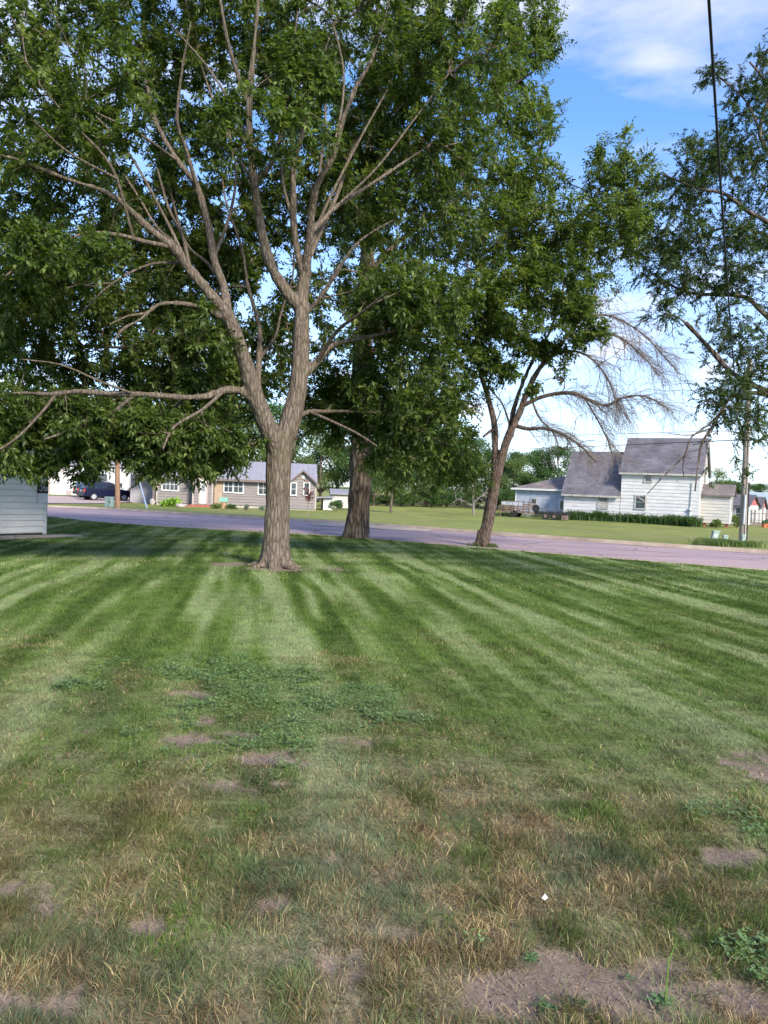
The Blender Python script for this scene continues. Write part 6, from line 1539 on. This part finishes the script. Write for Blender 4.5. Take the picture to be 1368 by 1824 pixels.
def place_bg(k, px, Yd, ptop, wpx=None, label='', group='', cat='tree'):
    """ground at depth Yd under pixel px; crown top at pixel ptop"""
    z0 = float(T(0, Yd)) + .05; base = P(px, 900, Yd); x = base[0]
    zt = P(px, ptop, Yd)[2]; h = zt - z0; H0 = PR[k][3] * .98; s_ = h / H0; sw = (wpx / pxm(Yd) / PR[k][4]) if wpx else s_
    loc = (x, Yd, z0); rz = RT.uniform(0, 6.28)
    if not used[k]:
        r = protos[k]; used[k] = True; r.location = loc; r.rotation_euler = (0, 0, rz); r.scale = (sw, sw, s_); r['label'] = label; r['group'] = group; r['category'] = cat
    else:
        r = copy_tree(protos[k], loc, rz, (sw, sw, s_), label, group); r['category'] = cat
    return r
L1, G1 = 'leafy tree in the wood across the lawn, between the thick trunk and the leaning tree', 'trees of the wood across the lawn'
for k, px, Yd, pt, wp in ((0, 640, 100, 745, 130), (1, 690, 94, 765, 100), (0, 735, 100, 750, 120), (1, 785, 104, 765, 110), (0, 700, 112, 715, 140), (1, 760, 114, 725, 130), (0, 825, 112, 780, 110), (1, 868, 112, 800, 90), (0, 600, 108, 740, 120), (2, 665, 92, 800, 70), (2, 760, 96, 810, 60)):
    place_bg(k, px, Yd, pt, wp, L1, G1)
L2, G2 = 'rounded green tree in the treeline behind the pale blue garage', 'trees behind the pale blue garage'
for k, px, Yd, pt, wp in ((0, 925, 104, 806, 90), (1, 955, 108, 800, 80), (2, 915, 100, 815, 80), (0, 990, 104, 796, 90), (1, 895, 108, 820, 80), (2, 1050, 110, 802, 80), (1, 940, 98, 845, 70)):
    place_bg(k, px, Yd, pt, wp, L2 if k != 2 else 'yellowish green tree in the treeline behind the pale blue garage', G2)
L3, G3 = 'green tree rising behind the ranch house roof', 'trees behind the ranch house'
for k, px, Yd, pt, wp in ((2, 440, 98, 735, 120), (0, 350, 104, 720, 130), (1, 520, 106, 740, 120), (2, 570, 100, 770, 90), (0, 260, 108, 730, 130), (1, 180, 112, 720, 130), (0, 90, 116, 740, 120), (2, 310, 96, 765, 90), (1, 400, 112, 700, 120), (0, 480, 114, 720, 120), (1, 20, 112, 760, 110)):
    place_bg(k, px, Yd, pt, wp, L3 if k != 2 else 'yellow-green willowy tree rising behind the ranch house roof', G3)
L4, G4 = 'green tree beyond the far right cottages', 'trees beyond the far right cottages'
for k, px, Yd, pt, wp in ((2, 1275, 112, 834, 60), (1, 1310, 128, 858, 60), (0, 1345, 132, 862, 70), (1, 1385, 130, 864, 70), (0, 1290, 134, 856, 60), (1, 1430, 128, 850, 80)):
    place_bg(k, px, Yd, pt, wp, L4 if k != 2 else 'brighter yellow-green tree right behind the farmhouse annex', G4)
L5, G5 = 'dark dense shrub in the undergrowth at the foot of the wood', 'undergrowth shrubs along the wood'
for px, Yd, pt, wp in ((640, 92, 880, 70), (672, 94, 882, 60), (715, 94, 878, 70), (755, 96, 880, 70), (795, 98, 876, 70), (830, 98, 878, 60), (868, 98, 870, 60), (895, 96, 872, 50), (910, 94, 868, 50), (620, 96, 870, 60), (780, 104, 866, 90), (850, 104, 862, 80)):
    place_bg(3, px, Yd, pt, wp, L5, G5, 'shrub')
# young tree on the far lawn and the dead one
def own_tree(name, label, px, pyb, seed, guides_, blobs_, m_b, m_l, leafy=True, lf=(.12, .2), ntw=3, rm=.008):
    c = GF(px, pyb); Yc = c[1]; root = thing(name, label, 'tree'); tt = Tree(seed, .35)
    for gi, g_ in enumerate(guides_): 
        p_, r_ = pix_guide(g_, [Yc, Yc]); tt.guide(p_, r_, 0, gi > 0)
    A_ = blob_points(R, [(a, b_, Yc, c_, d_, e_, n_) for a, b_, c_, d_, e_, n_ in blobs_]); tt.grow(A_, leafy=leafy)
    out = tt.finish(rm, .4, .1)
    for Q, r_ in tt.guides: tt._tube(out, Q, r_, 9)
    if leafy:
        V_, v_, tw_ = clusters(tt, tt.chains, ntw, 9, (.4, .8), lf, .5, seed, twigs=False); leaf_object('crown', V_, v_, m_l, root)
    join_out('trunk', out, m_b, root); return root
own_tree('young_tree', 'small young tree with a pale slim trunk on the far lawn', 696, 914, 61, [[(696, 918, 5), (697, 895, 4), (700, 870, 3), (704, 830, 2)], [(698, 885, 3), (690, 860, 2), (680, 830, 1.5)]], [(700, 850, 42, 30, 1.6, 150)], M_barkC, M_leafBG)
own_tree('dead_tree', 'bare grey dead tree standing at the edge of the wood', 843, 917, 62, [[(843, 921, 5), (843, 890, 4), (841, 860, 3.5), (838, 820, 2.5), (842, 795, 1)], [(843, 880, 2.5), (825, 850, 2), (808, 840, 1)], [(842, 865, 2.5), (862, 835, 2), (875, 820, 1)], [(842, 900, 2), (820, 890, 1.5), (805, 896, 1)], [(842, 895, 2), (865, 878, 1.5), (880, 880, 1)]],
         [(840, 860, 42, 45, 2, 200), (825, 895, 25, 14, 1, 40), (860, 890, 25, 14, 1, 40)], M_twig, None, leafy=False, rm=.014)

ORD = ['leftmost', 'second from the left', 'third from the left', 'fourth from the left', 'fifth from the left', 'sixth from the left', 'seventh from the left', 'eighth from the left', 'ninth from the left', 'tenth from the left', 'eleventh from the left', 'rightmost']
SHORT = {G1: 'wood across the lawn', G2: 'treeline behind the pale blue garage', G3: 'trees behind the ranch house', G4: 'trees beyond the far cottages', G5: 'undergrowth along the wood'}
for g_ in (G1, G2, G3, G4, G5):
    ms_ = sorted([o for o in COL.objects if o.get('group') == g_ and o.parent is None], key=lambda o: o.location.x / o.location.y)
    for k, o in enumerate(ms_):
        kind_ = 'yellow-green airy tree' if 'yellow' in o['label'] else ('dark low shrub' if g_ == G5 else 'dense green tree')
        o['label'] = kind_ + ', ' + (ORD[k] if k < len(ms_) - 1 else 'rightmost') + ' in the ' + SHORT[g_]
# ------------------------------------------------------------------ garden plants
def bush(name, label, cat, px, pyb, wpx, hpx, m_, n=900, lf=.10, group=None, flat=False, gf=GF, wr=.5, up_=.6):
    c = gf(px, pyb); s_ = pxm(c[1]); w_, h = wpx / s_, hpx / s_; R_ = np.random.default_rng(int(px * 7 + pyb)); t = thing(name, label, cat, c, 0, group)
    bl = [(R_.uniform(-.3, .3) * w_, R_.uniform(-.25, .25) * w_, h * R_.uniform(.25, .72), R_.uniform(.16, .34)) for _ in range(9)]
    B = []
    for x, y, z, r_ in bl:
        k = n // 9; v = R_.normal(0, 1, (k, 3)); v /= np.linalg.norm(v, axis=1)[:, None]; v *= (R_.random(k) ** .4)[:, None]
        B.append(np.array([x, y, z]) + v * np.array([w_ * r_, w_ * r_, h * r_]))
    B = np.vstack(B); B[:, 2] = np.abs(B[:, 2]); k = len(B)
    D_ = unit(B - np.array([0, 0, h * .2]) + R_.normal(0, .35 * w_, (k, 3)) + np.array([0, 0, up_ * h])); Nn = unit(R_.normal(0, .6, (k, 3)) + np.array([0, 0, 1.0])); ll = R_.uniform(.6, 1.3, k) * lf
    V = leaf_quads(B, D_, Nn, ll, ll * wr).reshape(-1, 3); leaf_object('foliage', V, np.clip(.5 + R_.normal(0, .2, k), 0, 1), m_, t)
    b = MB()
    for x, y, z, r_ in bl: b.tube([(x * .15, y * .15, -.05), (x * .7, y * .7, z * .7), (x, y, z)], [.012, .009, .004], 5)
    b.build('stems', M_twig, t); return t
M_hosta = leaf_mat('hosta_leaves', (.12, .22, .03), (.24, .40, .05), (.38, .52, .12), .2)
M_sage = leaf_mat('grey_green_leaves', (.08, .11, .08), (.15, .20, .14), (.24, .30, .22), .2)
M_redleaf = leaf_mat('dark_red_leaves', (.05, .012, .015), (.12, .03, .035), (.2, .06, .06), .2)
bush('hosta', 'low mound of bright yellow-green hostas in front of the ranch house', 'plant', 301, 902, 34, 14, M_hosta, 700, .26, up_=.1, wr=.6)
bush('shrub', 'grey-green shrub behind the hostas at the left corner of the ranch house', 'shrub', 287, 899, 22, 17, M_sage, 900, .12)
bush('shrub', 'small round blue-green shrub under the left end of the ranch house window pair', 'shrub', 439, 909, 11, 10, M_sage, 500, .09)
bush('shrub', 'small round shrub just left of the ash trunk in front of the ranch house', 'shrub', 467, 911, 12, 9, M_sage, 500, .09)
bush('flower_bed', 'low green perennials beside the mint green tub', 'plant', 386, 906, 26, 9, M_leafBGy, 800, .13); bush('flower_bed', 'low green perennials right of the mint green tub', 'plant', 412, 907, 22, 8, M_leafBG, 700, .13)
bush('shrub', 'round green shrub in front of the cream outbuilding', 'shrub', 598, 911, 27, 22, M_leafBG, 1500, .12)
for k, (px, py, rx, rz_, lb) in enumerate(((321, 904, 8.5, 4.5, 'rounded pink-grey boulder beside the hostas'), (271, 899, 5, 6.5, 'upright tan boulder at the left corner of the ranch house'))):
    c = GF(px, py); s_ = pxm(c[1]); b = MB(); b.ball((0, 0, rz_ / s_ * .7), rx / s_, rx / s_ * .8, rz_ / s_, 16, 10, .05); o = b.build('boulder', M_stone, None, smooth=True); o.location = c; tag(o, lb, 'boulder')
c = GF(397, 905); s_ = pxm(c[1]); t = thing('planter_tub', 'mint green tub standing on a brown stump by the ranch house wall', 'planter', c)
b = MB(); b.box(-.34, .34, 0, .5, .48, .86); b.build('tub', mat('mint_green_paint', (.22, .42, .34), .5, .08, 3), t, bevel=.04); b = MB(); b.tube([(0, .25, -.05), (0, .25, .48)], [.3, .26], 12); b.build('stump', M_wood_o, t)
c = GF(547, 921); s_ = pxm(c[1]); t = thing('red_sapling', 'thin dark-red-leaved sapling on the verge in front of the ranch house', 'tree', c)
b = MB(); b.tube([(0, 0, -.1), (.02, 0, 1.0), (.05, 0, 2.2)], [.022, .016, .006], 6)
Rr_ = np.random.default_rng(3); Bp = []
for k in range(12):
    z_ = Rr_.uniform(.9, 2.1); a = Rr_.uniform(0, 6.28); e_ = np.array([.35 * math.cos(a), .35 * math.sin(a), z_ + .25]); b.tube([(.02, 0, z_), e_], [.008, .003], 4); Bp.append(np.array([.02, 0, z_]) + (e_ - np.array([.02, 0, z_])) * Rr_.random((14, 1)) + Rr_.normal(0, .05, (14, 3)))
b.build('trunk', M_twig, t); Bp = np.vstack(Bp); k = len(Bp)
leaf_object('crown', leaf_quads(Bp, unit(Rr_.normal(0, 1, (k, 3))), unit(Rr_.normal(0, 1, (k, 3))), np.full(k, .15), np.full(k, .08)).reshape(-1, 3), Rr_.random(k), M_redleaf, t)
# farmhouse planting
for px, py, w_, h, m_, lb in ((1020, 924, 22, 26, M_leafBGy, 'bright green bush by the left corner of the farmhouse'), (1143, 930, 16, 17, M_leafBG, 'small bush under the lower farmhouse window'), (1182, 933, 26, 30, M_leafBGy, 'loose leafy bush reaching up the farmhouse wall right of the lower window'),
                              (1232, 939, 18, 18, M_leafBG, 'dark green bush at the right corner of the farmhouse'), (1275, 941, 18, 16, M_leafBGy, 'weedy bush under the farmhouse annex'), (1313, 940, 20, 24, M_leafBGy, 'bright bush between the annex and the grey utility pole')):
    bush('bush', lb, 'bush', px, py, w_, h, m_, 1100, .16)
def strap_bed(name, label, pts, n, h, wd_, spread, m_, seed, kind='stuff', cat='ground cover'):
    """long arching leaves growing densely along a line on the ground"""
    R_ = np.random.default_rng(seed); pts = np.array(pts); s = np.r_[0, np.cumsum(np.linalg.norm(np.diff(pts, axis=0), axis=1))]; t_ = R_.uniform(0, s[-1], n)
    c = np.stack([np.interp(t_, s, pts[:, i]) for i in range(3)], 1) + np.c_[R_.normal(0, spread, (n, 2)), np.zeros(n)]
    a = R_.uniform(0, 6.28, n); l_ = R_.uniform(.5, 1.1, n) * h * (.7 + .6 * vn(c[:, 0], c[:, 1], .6, 5)); out_ = np.stack([np.cos(a), np.sin(a), np.zeros(n)], 1); sd = np.stack([-np.sin(a), np.cos(a), np.zeros(n)], 1) * wd_ / 2
    m1_ = c + out_ * (l_ * .15)[:, None] + np.array([0, 0, 1.0]) * (l_ * .6)[:, None]; m2_ = c + out_ * (l_ * .45)[:, None] + np.array([0, 0, 1.0]) * (l_ * .9)[:, None]; tp = c + out_ * (l_ * .8)[:, None] + np.array([0, 0, 1.0]) * (l_ * .72)[:, None]
    V = np.stack([c - sd, c + sd, m1_ + sd, m1_ - sd, m2_ + sd * .7, m2_ - sd * .7, tp], 1).reshape(-1, 3); i = np.arange(n) * 7
    me = mesh_np(name, V, np.vstack([np.stack([i, i + 1, i + 2, i + 3], 1), np.stack([i + 3, i + 2, i + 4, i + 5], 1)]), np.stack([i + 5, i + 4, i + 6], 1), mat=m_, attr=np.tile(np.clip(.4 + R_.normal(0, .2, n), 0, 1), 3)); return tag(link(name, me), label, cat, kind=kind)
ln = [GF(x_, y_) for x_, y_ in ((1008, 926), (1060, 928), (1120, 931), (1180, 935), (1240, 939))]
strap_bed('daylilies', 'dark green strappy leaves growing all along the farmhouse foundation', ln, 4200, .85, .05, .32, M_leafBG, 5)
strap_bed('tall_grass', 'tall unmown grass round the foot of the grey utility pole and its pedestals', [GF(x_, y_) for x_, y_ in ((1254, 971), (1290, 972), (1338, 974))], 3000, .24, .016, .26, M_leafBGy, 6)
strap_bed('tall_grass', 'unmown grass round the parked trailers', [GF(x_, y_) for x_, y_ in ((890, 919), (940, 920), (1002, 925))], 1500, .45, .03, .4, M_leafBGy, 8)
strap_bed('tall_grass', 'tuft of grass round the foot of the leaning tree', [b3 + np.array([-.35, -.1, 0]), b3 + np.array([.35, -.1, 0])], 260, .16, .02, .10, M_leafBGy, 9)

# ------------------------------------------------------------------ small things in the foreground
def weed(label, px, py, r_, seed, n=9):
    c = G(px, py); R_ = np.random.default_rng(seed); t = thing('weed', label, 'weed', c); B = []; D_ = []; LL = []
    for k in range(n):
        a = k * 6.28 / n + R_.normal(0, .25); el = R_.uniform(.1, .6); d = np.array([math.cos(a) * math.cos(el), math.sin(a) * math.cos(el), math.sin(el)])
        for j in range(7):
            f = j / 6; B.append(d * r_ * f * .8 + np.array([0, 0, .008 - .02 * f * f])); s_ = 1 if j % 2 else -1
            D_.append(d + np.array([-math.sin(a), math.cos(a), .1]) * s_ * .8); LL.append(r_ * (.42 - .2 * f))
    B = np.array(B); D_ = unit(np.array(D_)); LL = np.array(LL); k = len(B)
    leaf_object('leaves', leaf_quads(B, D_, unit(R_.normal(0, .3, (k, 3)) + np.array([0, 0, 1.0])), LL, LL * .45).reshape(-1, 3), np.clip(.5 + R_.normal(0, .2, k), 0, 1), M_weed, t)
    return t
M_weed = leaf_mat('weed_leaves', (.05, .10, .035), (.09, .17, .06), (.15, .24, .10), .2)
weed('small green weed on the bare soil, top left of the large patch', 945, 1712, .055, 1); weed('jagged-leaved weed near the lower left of the large bare patch', 975, 1800, .06, 2)
weed('broad weed at the lower right edge of the large bare patch', 1180, 1790, .07, 3, 6); weed('small weed in the middle of the large bare patch', 1122, 1745, .035, 4, 5)
weed('tiny weed on the straw in the large bare patch', 1035, 1790, .04, 5, 6)
c = G(969, 1621); b = MB(); b.add([(-.012, 0, .05), (0, -.008, .045), (.014, 0, .052), (.004, .014, .062), (0, .002, .056)], [(0, 1, 4), (1, 2, 4), (2, 3, 4), (3, 0, 4)]); o = b.build('petal', M_trim, None); o.location = c; tag(o, 'tiny white petal caught on the grass above the large bare patch', 'petal')
b = MB(); b.tube([(0, 0, .0), (.015, .03, .13), (.05, .05, .20)], [.003, .003, .001], 5); o = b.build('grass_stalk', M_hosta, None); o.location = G(1185, 1790); tag(o, 'single pale green grass stalk sticking up beside the bare patch', 'grass stalk')
